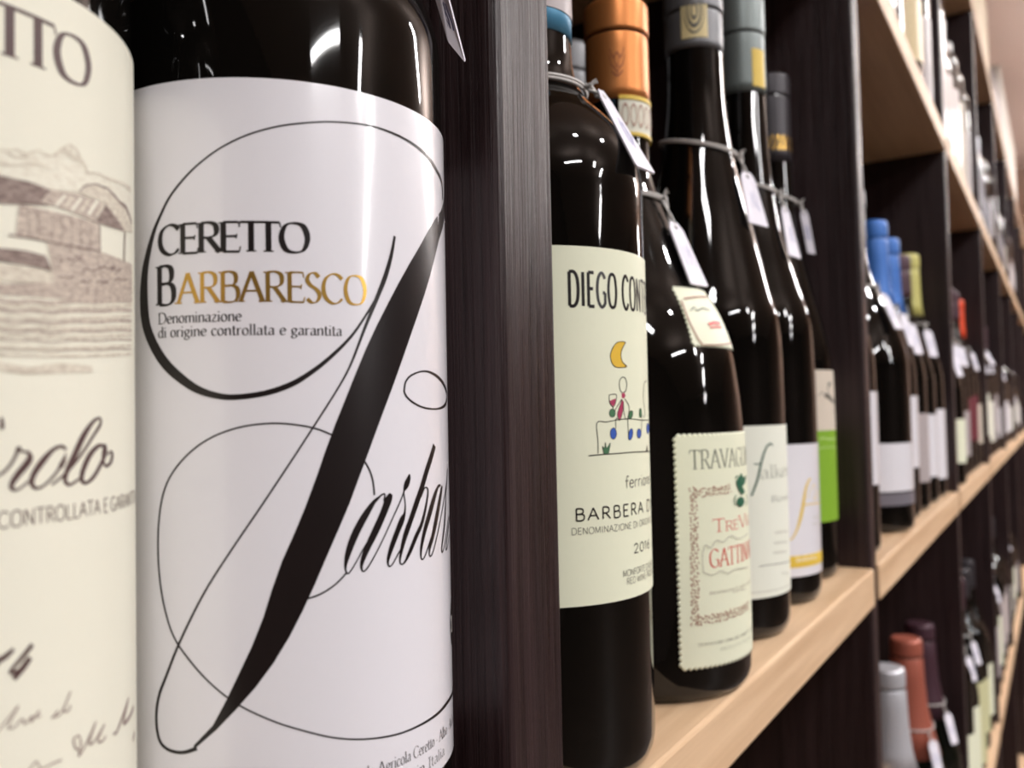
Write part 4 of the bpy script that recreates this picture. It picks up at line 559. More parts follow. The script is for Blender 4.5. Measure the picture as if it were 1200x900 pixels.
('R','green_dark',((-7.31,-34.27,0.49),(-8.78,-36.15,0.49),(-8.3,-38.2,0.49))),
('R','green_dark',((3.47,-34.89,0.49),(5.77,-37.18,0.49),(2.73,-39.28,0.49))),
('R','green_dark',((-7.44,-27.56,0.49),(-5.98,-26.85,0.37),(-4.47,-27.77,0.4),(-1.94,-26.87,0.37),(0.37,-28.12,0.42),(3.54,-27.54,0.43),(6.17,-28.71,0.49))),
('R','grey_pale',((-26.79,-61.98,0.35),(-27.14,-56.93,0.3),(-25.88,-52,0.33),(-23.09,-53.15,0.28),(-20.61,-50.61,0.36),(-16.77,-51.44,0.28),(-12.26,-49.59,0.34),(-6.08,-51.43,0.28),(3.97,-50.62,0.41))),
('R','grey_pale',((-26.79,-61.98,0.29),(-22.9,-63.45,0.29),(-18.59,-62.35,0.3),(-14.52,-63.77,0.3),(-9.71,-62.83,0.34),(2.09,-63.9,0.36))),
('R','brown_orn',((-21.38,44.03,0.69),(-11.07,45.33,0.72),(2.42,46.41,0.72))),
('R','brown_orn',((-23.5,43.21,0.72),(-23.49,34.96,0.72),(-21.61,28.04,0.72),(-19.83,24.99,0.72))),
('R','brown_orn',((-19.83,24.99,0.51),(-9.74,25.29,0.54),(7.67,26.9,0.63))),
('R','grey_green',((-20.53,38.96,0.4),(-17.43,40.53,0.54),(-16.08,39.15,0.54),(-11.28,40.49,0.54),(-6.01,39.74,0.54))),
('R','red',((-11.9,33.63,1.12),(-6.14,34.66,1.44),(-0.42,34.67,1.44))),
('R','red',((-11.56,32.23,0.61),(-6.09,32.87,0.72),(-0.42,32.86,0.72))),
],
'falk': [
('R','green_ink',((-12.6,-18.65,0.68),(-14.65,-17.75,0.9),(-17.86,-19.69,1.12),(-20.98,-25.72,1.35),(-23.93,-34.59,1.35),(-27.62,-42.15,1.12))),
('R','green_ink',((-25.7,-27.06,0.61),(-21.45,-27.24,0.61))),
('T','grey_green','serif','alkenstein',-22.59,-34.28,6.13,2.02,0.1,0,0),
('T','ink','serif','Rosso',-15.15,-46.01,2.67,3.08,0.14,0.03,0),
('R','grey_pale',((-12.79,-60.45,0.54),(-11.73,-61.42,0.51),(-10.58,-60.54,0.51),(-9.39,-61.53,0.51),(-8.03,-60.68,0.51),(-6.77,-61.68,0.51),(-5.19,-60.86,0.52),(-3.55,-61.92,0.53),(-1.6,-61.15,0.53),(0.49,-62.29,0.54),(3.45,-61.64,0.54))),
('R','grey_pale',((-13.76,-65.4,0.54),(-12.77,-66.36,0.5),(-11.62,-65.49,0.51),(-10.5,-66.48,0.51),(-9.21,-65.63,0.51),(-8.02,-66.63,0.51),(-6.51,-65.81,0.51),(-5.1,-66.85,0.52),(-3.38,-66.06,0.53),(-1.52,-67.18,0.54),(0.82,-66.48,0.54))),
('R','grey_pale',((-14.66,-70.03,0.54),(-13.74,-70.98,0.51),(-12.59,-70.12,0.5),(-11.53,-71.1,0.5),(-10.31,-70.25,0.51),(-9.12,-71.26,0.51),(-7.76,-70.43,0.51),(-6.43,-71.47,0.51),(-4.85,-70.67,0.52),(-3.29,-71.76,0.53),(-1.26,-71.03,0.54))),
('R','grey_pale',((-7.57,-80.75,0.45),(-6.24,-81.88,0.41),(-4.59,-81.2,0.41),(-2.96,-82.4,0.41),(-0.93,-81.79,0.41),(1.32,-83.11,0.45))),
('R','grey_ink',((-24.52,-75.96,0.33),(-15.27,-75.91,0.34),(6.05,-77.24,0.36))),
('R','grey_pale',((-31.43,-88.05,0.33),(-18.93,-88.22,0.34),(3.62,-88.49,0.36))),
],
'yellow': [
('R','gold_yellow',((-10.45,-41.46,0.45),(-12.24,-41.95,1.35),(-15.54,-46.58,1.8),(-17.65,-53.67,2.25),(-20.24,-61.9,2.25),(-23.19,-68.87,1.35),(-26.23,-73.45,0.9),(-28.08,-74.53,0.68))),
('R','gold_yellow',((-17.75,-55.83,0.68),(-10.82,-55.65,0.68),(4.13,-56.22,0.68))),
('R','gold_pale',((-13.87,-52.74,0.68),(-11.49,-48.08,0.68),(-7.04,-44.75,0.68),(-5.49,-48.54,0.68),(-8.12,-53.21,0.68),(-3.44,-52.4,0.68),(-0.1,-49,0.68),(4.45,-55.01,0.68))),
('P','gold_yellow',((-36,-90.42),(-33,-90.42),(-30,-90.42),(-27,-90.42),(-24,-90.42),(-21,-90.42),(-18,-90.42),(-15,-90.42),(-12,-90.42),(-9,-90.42),(-6,-90.42),(-3,-90.42),(0,-90.42),(3,-90.42),(6,-90.42),(9,-90.42),(12,-90.42),(15,-90.42),(18,-90.42),(21,-90.42),(24,-90.42),(27,-90.42),(30,-90.42),(30,-83.77),(27,-83.77),(24,-83.77),(21,-83.77),(18,-83.77),(15,-83.77),(12,-83.77),(9,-83.77),(6,-83.77),(3,-83.77),(0,-83.77),(-3,-83.77),(-6,-83.77),(-9,-83.77),(-12,-83.77),(-15,-83.77),(-18,-83.77),(-21,-83.77),(-24,-83.77),(-27,-83.77),(-30,-83.77),(-33,-83.77),(-36,-83.77))),
('R','paper_ink',((-24.53,-85.73,0.54),(-23.45,-87.19,0.54),(-22.14,-85.59,0.54),(-20.95,-87.08,0.54),(-19.59,-85.48,0.54),(-18.29,-87,0.54),(-16.81,-85.43,0.54),(-15.45,-86.97,0.54),(-13.78,-85.43,0.54),(-12.16,-87.02,0.54),(-10.28,-85.51,0.54),(-8.38,-87.17,0.54),(-6.01,-85.74,0.54))),
('R','grey_pale',((-9.29,-62.84,0.45),(-7.85,-64.07,0.45),(-6.09,-63.16,0.45),(-4.2,-64.46,0.45),(-1.84,-63.61,0.45),(0.96,-65.04,0.45))),
('R','grey_pale',((-9.55,-66.45,0.45),(-8.11,-67.7,0.45),(-6.35,-66.79,0.45),(-4.54,-68.09,0.45),(-2.26,-67.25,0.45),(0.39,-68.67,0.45))),
],
'green': [
('P','grey_ink',((-8.09,15.56),(-3.83,15.61),(-4.85,13.49),(-8.42,12.62),(-9.2,10.1),(-9.68,12.19))),
('P','grey_ink',((-14.26,7.6),(-9.66,8.42),(-3.88,5.49),(2.8,2.95),(-1.62,1.68),(-8.28,4.23),(-13.67,5.93))),
('R','grey_ink',((-8.34,13.04,0.63),(-9.94,8.84,0.63),(-12.14,7.17,0.63))),
('R','grey_ink',((-12.9,7.18,0.49),(-16.16,8.85,0.49),(-18.04,8.04,0.49),(-19.88,6.39,0.49))),
('R','grey_ink',((0.28,2.53,0.45),(1.67,-1.3,0.45),(-2.6,-5.49,0.45))),
('R','grey_ink',((-4.05,3.8,0.45),(7.54,2.08,0.45))),
('R','pale_green',((-20.03,-21.3,1.17),(-15.87,-20.61,1.17),(-10.14,-21.64,1.17),(2.64,-21.69,1.17))),
('R','pale_green',((-20.84,-27.46,0.72),(-12,-26.81,0.72),(7.62,-27.85,0.72))),
],
}
# ------------------------------------------------------------------ helpers
def lin(c): return tuple(((v/255)/12.92 if v/255 <= .04045 else ((v/255+.055)/1.055)**2.4) for v in c) + (1,)
def tag(o, label=None, cat=None, group=None, kind=None):
    if label: o['label'] = label
    if cat: o['category'] = cat
    if group: o['group'] = group
    if kind: o['kind'] = kind
    return o
def empty(name, loc, label, cat, group=None):
    o = bpy.data.objects.new(name, None); C.objects.link(o); o.location = loc; o.empty_display_size = .02
    return tag(o, label, cat, group)
def link(name, me, mats, parent=None, world=True):
    o = bpy.data.objects.new(name, me); C.objects.link(o)
    for m in (mats if isinstance(mats, (list, tuple)) else [mats]):
        if m and not any(x == m for x in me.materials): me.materials.append(m)
    if parent is not None:
        o.parent = parent
        # children built in world coordinates: keep them there
        off = Vector((0, 0, 0)); p = parent
        while p is not None:
            off += Vector(p.location); p = p.parent
        if world: o.location = -off
    return o
def mesh(name, V, F, mat, parent=None, smooth=True, world=True):
    me = bpy.data.meshes.new(name); me.from_pydata([tuple(v) for v in V], [], F)
    if smooth: me.polygons.foreach_set('use_smooth', [True]*len(me.polygons))
    me.update(); return link(name, me, mat, parent, world)
def box(name, lo, hi, mat, parent=None, bev=0.0, seg=2):
    bm = bmesh.new(); bmesh.ops.create_cube(bm, size=1)
    for v in bm.verts: v.co = Vector([(lo[i]+hi[i])/2 + v.co[i]*(hi[i]-lo[i]) for i in range(3)])
    if bev: bmesh.ops.bevel(bm, geom=bm.edges[:], offset=bev, segments=seg, profile=.5, affect='EDGES')
    me = bpy.data.meshes.new(name); bm.to_mesh(me); bm.free()
    return link(name, me, mat, parent)
def lathe_data(prof, seg=48, cfun=None, close_bottom=True, close_top=True):
    """prof (z, r); cfun(z) gives the centre"""
    V, F = [], []
    for z, r in prof:
        cx, cy = cfun(z) if cfun else (0, 0)
        for i in range(seg):
            a = 2*math.pi*i/seg; V.append((cx + r*math.sin(a), cy - r*math.cos(a), z))
    n = len(prof)
    for j in range(n-1):
        for i in range(seg):
            k = (i+1) % seg; F.append((j*seg+i, j*seg+k, (j+1)*seg+k, (j+1)*seg+i))
    if close_bottom: F.append(tuple(range(seg-1, -1, -1)))
    if close_top: F.append(tuple(range((n-1)*seg, n*seg)))
    return V, F
def tube(pts, r, closed=False, seg=6):
    V, F = [], []; n = len(pts)
    for i, p in enumerate(pts):
        a = Vector(pts[i-1] if (i or closed) else p); b = Vector(pts[(i+1) % n] if (i < n-1 or closed) else p)
        d = (b-a).normalized(); u = d.cross(Vector((0, 0, 1)));
        if u.length < 1e-3: u = d.cross(Vector((1, 0, 0)))
        u.normalize(); v = u.cross(d)
        for k in range(seg):
            t = 2*math.pi*k/seg; V.append(Vector(p) + (u*math.cos(t)+v*math.sin(t))*r)
    for i in range(n if closed else n-1):
        j = (i+1) % n
        for k in range(seg): F.append((i*seg+k, i*seg+(k+1) % seg, j*seg+(k+1) % seg, j*seg+k))
    return V, F
# ------------------------------------------------------------------ materials
def mat(name, col, rough=.5, spec=.5, metal=0, bump=None, coat=0, **kw):
    m = bpy.data.materials.new(name); m.use_nodes = True; nt = m.node_tree; b = nt.nodes['Principled BSDF']
    b.inputs['Base Color'].default_value = col if len(col) == 4 else lin(col); b.inputs['Roughness'].default_value = rough
    b.inputs['Metallic'].default_value = metal; b.inputs['Specular IOR Level'].default_value = spec
    b.inputs['Coat Weight'].default_value = coat; b.inputs['Coat Roughness'].default_value = .13
    if kw.get('ior'): b.inputs['IOR'].default_value = kw['ior']
    if bump:
        sc_, st, dist = bump
        tc = nt.nodes.new('ShaderNodeTexCoord'); mp = nt.nodes.new('ShaderNodeMapping'); mp.inputs['Scale'].default_value = sc_
        nz = nt.nodes.new('ShaderNodeTexNoise'); nz.inputs['Scale'].default_value = 1; nz.inputs['Detail'].default_value = 4
        bp = nt.nodes.new('ShaderNodeBump'); bp.inputs['Strength'].default_value = st; bp.inputs['Distance'].default_value = dist
        nt.links.new(tc.outputs['Object'], mp.inputs[0]); nt.links.new(mp.outputs[0], nz.inputs['Vector']); nt.links.new(nz.outputs[0], bp.inputs['Height']); nt.links.new(bp.outputs[0], b.inputs['Normal'])
    return m
def grain(name, c1, c2, scale, rough=(.35, .5), bump=.2, dist=.0006, c3=None, spec=.5):
    m = bpy.data.materials.new(name); m.use_nodes = True; nt = m.node_tree; N = nt.nodes; Lk = nt.links; b = N['Principled BSDF']
    b.inputs['Specular IOR Level'].default_value = spec
    tc = N.new('ShaderNodeTexCoord'); mp = N.new('ShaderNodeMapping'); mp.inputs['Scale'].default_value = scale
    n1 = N.new('ShaderNodeTexNoise'); n1.inputs['Scale'].default_value = 1; n1.inputs['Detail'].default_value = 6; n1.inputs['Roughness'].default_value = .65; n1.inputs['Distortion'].default_value = .3
    mp2 = N.new('ShaderNodeMapping'); mp2.inputs['Scale'].default_value = tuple(s*.22 for s in scale)
    n2 = N.new('ShaderNodeTexNoise'); n2.inputs['Scale'].default_value = 1; n2.inputs['Detail'].default_value = 3
    mx = N.new('ShaderNodeMath'); mx.operation = 'MULTIPLY_ADD'; mx.inputs[1].default_value = .6
    md = N.new('ShaderNodeMath'); md.operation = 'MULTIPLY'; md.inputs[1].default_value = .4
    rp = N.new('ShaderNodeValToRGB'); rp.color_ramp.elements[0].position = .36; rp.color_ramp.elements[1].position = .66
    rp.color_ramp.elements[0].color = lin(c1); rp.color_ramp.elements[1].color = lin(c2)
    mr = N.new('ShaderNodeMapRange'); mr.inputs[1].default_value = .35; mr.inputs[2].default_value = .65; mr.inputs[3].default_value = rough[0]; mr.inputs[4].default_value = rough[1]
    bp = N.new('ShaderNodeBump'); bp.inputs['Strength'].default_value = bump; bp.inputs['Distance'].default_value = dist
    Lk.new(tc.outputs['Object'], mp.inputs[0]); Lk.new(tc.outputs['Object'], mp2.inputs[0]); Lk.new(mp.outputs[0], n1.inputs['Vector']); Lk.new(mp2.outputs[0], n2.inputs['Vector'])
    Lk.new(n2.outputs[0], md.inputs[0]); Lk.new(n1.outputs[0], mx.inputs[0]); Lk.new(md.outputs[0], mx.inputs[2])
    Lk.new(mx.outputs[0], rp.inputs[0]); Lk.new(rp.outputs[0], b.inputs['Base Color']); Lk.new(n1.outputs[0], mr.inputs[0]); Lk.new(mr.outputs[0], b.inputs['Roughness'])
    Lk.new(n1.outputs[0], bp.inputs['Height']); Lk.new(bp.outputs[0], b.inputs['Normal'])
    return m
WENGE = grain('wenge_veneer', (30, 19, 20), (58, 41, 42), (520, 520, 10), (.26, .52), .9, .0007, spec=.38)
OAK = grain('pale_oak', (202, 164, 126), (230, 198, 162), (6, 160, 160), (.42, .58), .12, .0003)
GLASS = mat('dark_wine_glass', (.0035, .003, .0025, 1), .035, .5, ior=1.5)
GLASS2 = mat('dark_green_wine_glass', (.004, .005, .003, 1), .05, .5, ior=1.5)
M = {}
def paper(name, c, rough=.42, spec=.4): M[name] = mat('paper_'+name, c, rough, spec, coat=1 if name in ('white', 'pinkish') else 0, bump=((250, 250, 2600), .06, .0001)); return M[name]
paper('white', (236, 234, 240), .34, .5); paper('label_cream', (233, 231, 214), .6, .15); paper('ivory', (234, 236, 210), .5); paper('offwhite', (236, 238, 224), .5); paper('pinkish', (222, 208, 204), .35)
paper('greywhite', (176, 166, 166), .4); paper('beige', (214, 202, 186), .5); paper('lime', (132, 176, 50), .45); paper('pale_green', (206, 204, 160), .5); paper('sand', (218, 196, 150), .4)
paper('wine_red', (110, 46, 56), .5); paper('card', (236, 232, 242), .6, .3); paper('silver', (120, 116, 124), .3)
for n, c in dict(brown=(84, 62, 60), brown_mid=(112, 92, 86), brown_light=(150, 132, 124), brown_orn=(176, 136, 118), grey_ink=(104, 100, 92), grey_green=(118, 122, 106), grey_pale=(190, 188, 176), green_ink=(56, 92, 74), green_dark=(44, 100, 76), red=(214, 74, 66),
        yellow=(228, 186, 62), magenta=(178, 62, 96), green=(74, 120, 84), blue=(58, 96, 184), paper_ink=(240, 236, 232), gold_yellow=(226, 192, 74), gold_pale=(232, 214, 160), pale_green=(176, 206, 124), tag_ink=(158, 160, 196), bronze=(150, 78, 40), label_cream=(233, 231, 214)).items():
    if n not in M or n in ('pale_green', 'label_cream'): M['i_'+n] = mat('print_'+n, c, .45, .4)
    M.setdefault('i_'+n, M.get(n))
M['i_ink'] = mat('print_black', (26, 19, 19), .3, .5)
M['i_gold'] = mat('print_gold_foil', (214, 170, 84), .28, .5, metal=.85)
def wash(name, ca, cb, lo, hi):
    m = mat('print_'+name, ca, .55, .3); nt = m.node_tree; b = nt.nodes['Principled BSDF']
    tc = nt.nodes.new('ShaderNodeTexCoord'); mp = nt.nodes.new('ShaderNodeMapping'); mp.inputs['Scale'].default_value = (900, 900, 1900)
    nz = nt.nodes.new('ShaderNodeTexNoise'); nz.inputs['Scale'].default_value = 1; nz.inputs['Detail'].default_value = 5; nz.inputs['Roughness'].default_value = .7
    rp = nt.nodes.new('ShaderNodeValToRGB'); rp.color_ramp.elements[0].position = lo; rp.color_ramp.elements[1].position = hi; rp.color_ramp.elements[0].color = lin(ca); rp.color_ramp.elements[1].color = lin(cb)
    nt.links.new(tc.outputs['Object'], mp.inputs[0]); nt.links.new(mp.outputs[0], nz.inputs['Vector']); nt.links.new(nz.outputs[0], rp.inputs[0]); nt.links.new(rp.outputs[0], b.inputs['Base Color'])
    M['i_'+name] = m
wash('wash_dark', (116, 98, 92), (170, 154, 144), .4, .66); wash('wash_mid', (164, 148, 138), (212, 200, 184), .38, .64); wash('wash_light', (190, 178, 162), (228, 222, 204), .36, .62); wash('wash_pale', (212, 204, 186), (232, 229, 212), .32, .54)
CAP = {k: mat('capsule_'+k, c, r, .5, metal=me) for k, (c, r, me) in dict(copper=((200, 126, 68), .38, .6), grey=((118, 118, 120), .42, .4), sage=((120, 128, 126), .42, .4), black=((56, 52, 56), .4, .3), blue=((52, 108, 186), .4, .2), yellow=((196, 190, 112), .45, .1), orange=((240, 84, 44), .4, .1), plum=((74, 48, 58), .4, .3), silver=((214, 214, 220), .32, .45), rose=((172, 96, 78), .4, .3), teal=((84, 148, 184), .4, .2), purple=((98, 72, 150), .4, .1), wine=((110, 40, 50), .4, .1), white=((226, 222, 220), .4, .1), gold=((196, 160, 84), .35, .7)).items()}
STRING = mat('cotton_string', (216, 212, 208), .9, .1)
def paint(name, c, r=.8): return mat(name, c, r, .3, bump=((60, 60, 60), .1, .001))

# ------------------------------------------------------------------ the room
def setting(o): o['kind'] = 'structure'; return o
X0, X1, Y0, Y1 = -3.2, 7.8, -9.5, YF+.40
FLOORM = grain('floor_boards', (66, 54, 46), (92, 76, 64), (3, 40, 40), (.4, .6), .1)
WALLP = paint('wall_paint_taupe', (178, 152, 136)); CEILP = paint('ceiling_paint', (226, 206, 194)); WALLD = paint('wall_paint_dark', (104, 90, 84))
setting(box('floor', (X0, Y0, -.05), (X1, Y1, 0), FLOORM)); setting(box('ceiling', (X0, Y0, CEIL), (X1, Y1, CEIL+.05), CEILP))
setting(box('wall_back', (X0, Y1, 0), (X1, Y1+.05, CEIL), WALLP)); setting(box('wall_front', (X0, Y0-.05, 0), (X1, Y0, CEIL), WALLD))
setting(box('wall_right', (X1, Y0, 0), (X1+.05, Y1, CEIL), WALLP)); setting(box('wall_left', (X0-.05, Y0, 0), (X0, Y1, CEIL), WALLD))
# light fittings that carry the panel lights and spots
FIT = mat('fitting_white', (210, 208, 205), .5)
LN = ['slim ceiling panel nearest above the camera side', 'long ceiling panel parallel to the shelving, out in the shop', 'short ceiling panel pointing away from the shelving', 'small square ceiling downlight, the nearer one', 'small square ceiling downlight, the farther one',
      'aisle ceiling panel over the fourth bay', 'aisle ceiling panel over the seventh bay', 'last aisle ceiling panel at the far end', 'first of three ceiling panels running off across the shop', 'middle of three ceiling panels running off across the shop', 'last of three ceiling panels running off across the shop']
for (x, y, sx, sy, pw), lb_ in zip(PANELS, LN):
    t = empty('ceiling_light', (x, y, LAMP), lb_, 'light', 'ceiling lights'); hx, hy = sx/2+.012, sy/2+.012
    for nm, lo, hi in (('frame', (x-hx, y-hy, LAMP-.02), (x-hx+.011, y+hy, LAMP+.02)), ('frame', (x+hx-.011, y-hy, LAMP-.02), (x+hx, y+hy, LAMP+.02)), ('frame', (x-hx+.011, y-hy, LAMP-.02), (x+hx-.011, y-hy+.011, LAMP+.02)), ('frame', (x-hx+.011, y+hy-.011, LAMP-.02), (x+hx-.011, y+hy, LAMP+.02))):
        box(nm, lo, hi, FIT, t)
    for u in (-1, 1):
        ax, ay = (u*(hx-.006), 0) if sx >= sy else (0, u*(hy-.006))
        V, F = tube([(x+ax, y+ay, LAMP+.02), (x+ax, y+ay, CEIL)], .0015); mesh('hanging_wire', V, F, FIT, t)

# ------------------------------------------------------------------ the shelving
DEPTH = .345
DIV = [(-.297, -.270), (.1716, .1984), (.6275, .648)] + [(.648+.5885*k-.022, .648+.5885*k) for k in range(1, 8)]
LEV = [ZS, ZU, ZL, ZB]
shv = empty('wine_shelving', (DIV[0][0], YF, 0), 'tall dark wood wall shelving with pale oak boards full of wine bottles', 'shelving')
top_z = EYE + ZT - TH
for i, (a, b) in enumerate(DIV):
    d = box('divider', (a, YF, .0), (b, YF+DEPTH, top_z), WENGE, shv, .0022)
box('top_board', (DIV[0][0], YF-.002, top_z), (DIV[-1][1], YF+DEPTH, EYE+ZT), OAK, shv, .0012)['label'] = 'pale oak top board'
box('back_panel', (DIV[0][0], YF+DEPTH, .0), (DIV[-1][1], YF+DEPTH+.008, EYE+ZT), WENGE, shv)
for i in range(len(DIV)-1):
    for L in LEV + [ZB-.37]:
        box('shelf_board', (DIV[i][1], YF-.002, EYE+L-TH), (DIV[i+1][0], YF+DEPTH, EYE+L), OAK, shv, .0014)

# ------------------------------------------------------------------ bottles
def W(p): return (p[0], p[1], p[2] + EYE)
CACHE = {}
def far_bottle(x, y, zl, spec, label, group):
    """spec: kind, R, H, capsule colour, capsule length, labels [(h0, h1, half angle, paper, turn)]"""
    kind, R, H, cap, cl, labs, gl = spec
    t = empty('wine_bottle', (x, y, EYE+zl+.0003), label, 'bottle', group)
    prof = {'b': bordeaux, 'g': burgundy, 's': sparkling}[kind](R, H)
    key = (kind, R, H, cl, gl)
    if key not in CACHE:
        V, F = lathe_data([(.0, R*.84), (.0008, R*.93), (.0035, R*.985)] + prof[:-1] + [(H-.001, prof[-1][1])], 40)
        me = bpy.data.meshes.new('glass'); me.from_pydata(V, [], F); me.polygons.foreach_set('use_smooth', [len(f) == 4 for f in F]); me.materials.append(GLASS2 if gl else GLASS)
        cp = [(H-cl, interp(prof, H-cl)), (H-cl, interp(prof, H-cl)+.0006)] + [(h, interp(prof, h)+.0007) for h in [H-cl+(cl-.022)*k/4 for k in range(1, 5)]]
        rn = prof[-1][1]
        cp += [(H-.0198, rn+.0006), (H-.0192, rn+.0002), (H-.0186, rn+.0004), (H-.0180, rn+.0014), (H-.017, rn+.0015), (H-.005, rn+.0015), (H-.0025, rn+.0011), (H-.0008, rn+.0002), (H, rn-.002)]
        V, F = lathe_data(cp, 32, None, False, True)
        mc = bpy.data.meshes.new('capsule'); mc.from_pydata(V, [], F); mc.polygons.foreach_set('use_smooth', [len(f) == 4 for f in F])
        CACHE[key] = (me, mc)
    me, mc = CACHE[key]
    link('glass', me, None, t, False)
    if cap:
        kc = key + (cap,)
        if kc not in CACHE: c2 = mc.copy(); c2.materials.append(CAP[cap]); CACHE[kc] = c2
        link('capsule', CACHE[kc], None, t, False)
    for (h0, h1, ha, pp, turn) in labs:
        kl = (key[:3], h0, h1, ha, pp, turn)
        if kl not in CACHE:
            V, F = [], []; n = 20
            for j in range(7):
                h = h0 + (h1-h0)*j/6; r = interp(prof, h) + .0005
                for i in range(n+1):
                    a = turn - ha + 2*ha*i/n; V.append((r*math.sin(a), -r*math.cos(a), h))
            for j in range(6):
                for i in range(n): F.append((j*(n+1)+i, j*(n+1)+i+1, (j+1)*(n+1)+i+1, (j+1)*(n+1)+i))
            ml = bpy.data.meshes.new('label'); ml.from_pydata(V, [], F); ml.polygons.foreach_set('use_smooth', [True]*len(F)); ml.materials.append(M[pp]); CACHE[kl] = ml
        link('paper_label', CACHE[kl], None, t, False)
    return t, prof
def add(D, V, F):
    o = len(D[0]); D[0].extend(V); D[1].extend([tuple(i+o for i in f) for f in F])
def price_tag(b, corners, z_back, z_tag, label, sr=.00065, eps=.0012, group='string-tied price tags', seed=0):
    """corners: top-left, top-right, bottom-right, bottom-left as (s mm, z mm, gap mm) on bottle b"""
    rnd = random.Random(seed)
    P = [Vector(W(surf(b, s/1000, z/1000, g/1000+.0022))) for s, z, g in corners]
    topc = (P[0]+P[1])/2
    a_t = math.atan2(topc.x - b['x'], -(topc.y - b['y']))
    t = empty('price_tag', tuple(topc), label, 'tag', group)
    # card with clipped top corners and a punched eyelet
    uu = P[1]-P[0]; vv = P[3]-P[0]; nn = uu.cross(vv).normalized()*.00035; vr = P[2]-P[1]
    def q(a, c): return P[0] + uu*a*(1-c) + (P[3]+(P[2]-P[3])*a - P[0])*c
    outl = [(.0, .12), (.22, 0), (.78, 0), (1, .12), (1, .97), (.96, 1), (.04, 1), (0, .97)]
    o = [q(a, c) for a, c in outl]; hole = [q(.5+.13*math.cos(k*math.pi/4), .085+.035*math.sin(k*math.pi/4)) for k in range(8)]
    # match hole ring to the outline
    order = [5, 6, 7, 0, 1, 2, 3, 4]
    hole = [q(.5+.13*math.cos(an), .085+.035*math.sin(an)) for an in (math.pi, math.pi*1.25, math.pi*1.75, 0, math.pi*.2, math.pi*.4, math.pi*.6, math.pi*.8)]
    V = [p+nn for p in o] + [p+nn for p in hole] + [p-nn for p in o] + [p-nn for p in hole]
    F = []
    for i in range(8):
        j = (i+1) % 8; F += [(i, j, 8+j, 8+i), (16+j, 16+i, 24+i, 24+j), (i, 16+i, 16+j, j), (8+j, 24+j, 24+i, 8+i)]
    card = mesh('card', V, F, M['card'], t, False)
    # pen strokes
    D = ([], [])
    for k in range(5):
        a0 = .2+.13*k; pts = [q(min(max(a0+rnd.uniform(-.08, .12), .1), .9), .38+.42*j/4+rnd.uniform(-.03, .03)) for j in range(4)]
        side = nn*1.25
        for s in (1, -1):
            for p0, p1 in zip(pts, pts[1:]):
                d = (p1-p0).normalized().cross(nn.normalized())*.00018
                n0 = len(D[0]); D[0].extend([p0-d+side*s, p0+d+side*s, p1+d+side*s, p1-d+side*s]); D[1].append((n0, n0+1, n0+2, n0+3) if s > 0 else (n0+3, n0+2, n0+1, n0))
    mesh('handwriting', D[0], D[1], M['i_tag_ink'], card, False)
    # string loop round the neck, two twisted ends down to the eyelet
    L = []
    for i in range(40):
        a = a_t + 2*math.pi*i/40; z = z_tag + (z_back-z_tag)*(1-math.cos(a-a_t))/2
        h = z/1000 - b['z0']; cx, cy = centre(b, h); r = interp(b['prof'], h) + eps
        L.append(Vector((cx+r*math.sin(a), cy-r*math.cos(a), z/1000+EYE)))
    out_ = Vector((math.sin(a_t), -math.cos(a_t), 0)); K0 = L[0] + out_*.0022
    D = tube(L, sr, True)
    L2 = [p + Vector((0, 0, .0009)) + Vector((p.x-b['x'], p.y-b['y'], 0)).normalized()*.0004 for p in L]; add(D, *tube(L2, sr*.8, True))
    hc = q(.5, .085)
    for s in (-1, 1):
        pp = []
        for k in range(9):
            f = k/8; c = K0.lerp(hc, f); tw = f*5+s*1.57
            pp.append(c + uu.normalized()*math.cos(tw)*.0007 + nn.normalized()*(math.sin(tw)*.0007+.0006*math.sin(math.pi*f)))
        add(D, *tube(pp, sr*.9))
    # knot
    kn = [K0 + Vector((rnd.uniform(-1, 1), rnd.uniform(-1, 1), rnd.uniform(-1, 1)))*.0011 for _ in range(9)]
    add(D, *tube(kn, sr*1.1))
    for _ in range(2):
        e = K0 + out_*rnd.uniform(.001, .003) + Vector((0, 0, rnd.uniform(.001, .004))); add(D, *tube([K0, K0.lerp(e, .6)+Vector((0, 0, .0006)), e], sr*.7))
    mesh('string', D[0], D[1], STRING, t)
    return t

def stroke_pen(style, dx, dz, wt):
    if style == 'sans': return wt
    a = math.atan2(dz, dx) - .3
    return wt*(.28 + .72*abs(math.sin(a))**1.5)
def ribbon2d(pts, widths):
    # long straight runs are cut up so that they bend round the bottle
    P2, W2 = [pts[0]], [widths[0]]
    for (a, b, wa, wb) in zip(pts, pts[1:], widths, widths[1:]):
        m = max(1, int(math.hypot(b[0]-a[0], b[1]-a[1])/1.2))
        for k in range(1, m+1): P2.append((a[0]+(b[0]-a[0])*k/m, a[1]+(b[1]-a[1])*k/m)); W2.append(wa+(wb-wa)*k/m)
    pts, widths = P2, W2
    V, F = [], []; n = len(pts); cl = n > 3 and math.hypot(pts[0][0]-pts[-1][0], pts[0][1]-pts[-1][1]) < 1e-6
    for i in range(n):
        a = pts[i-1] if i else (pts[-2] if cl else pts[0]); b = pts[i+1] if i < n-1 else (pts[1] if cl else pts[-1])
        dx, dz = b[0]-a[0], b[1]-a[1]; L = math.hypot(dx, dz) or 1e-9; w_ = widths[i]/2
        V += [(pts[i][0]-dz/L*w_, pts[i][1]+dx/L*w_), (pts[i][0]+dz/L*w_, pts[i][1]-dx/L*w_)]
    for i in range(n-1): F.append((2*i, 2*i+1, 2*i+3, 2*i+2))
    return V, F
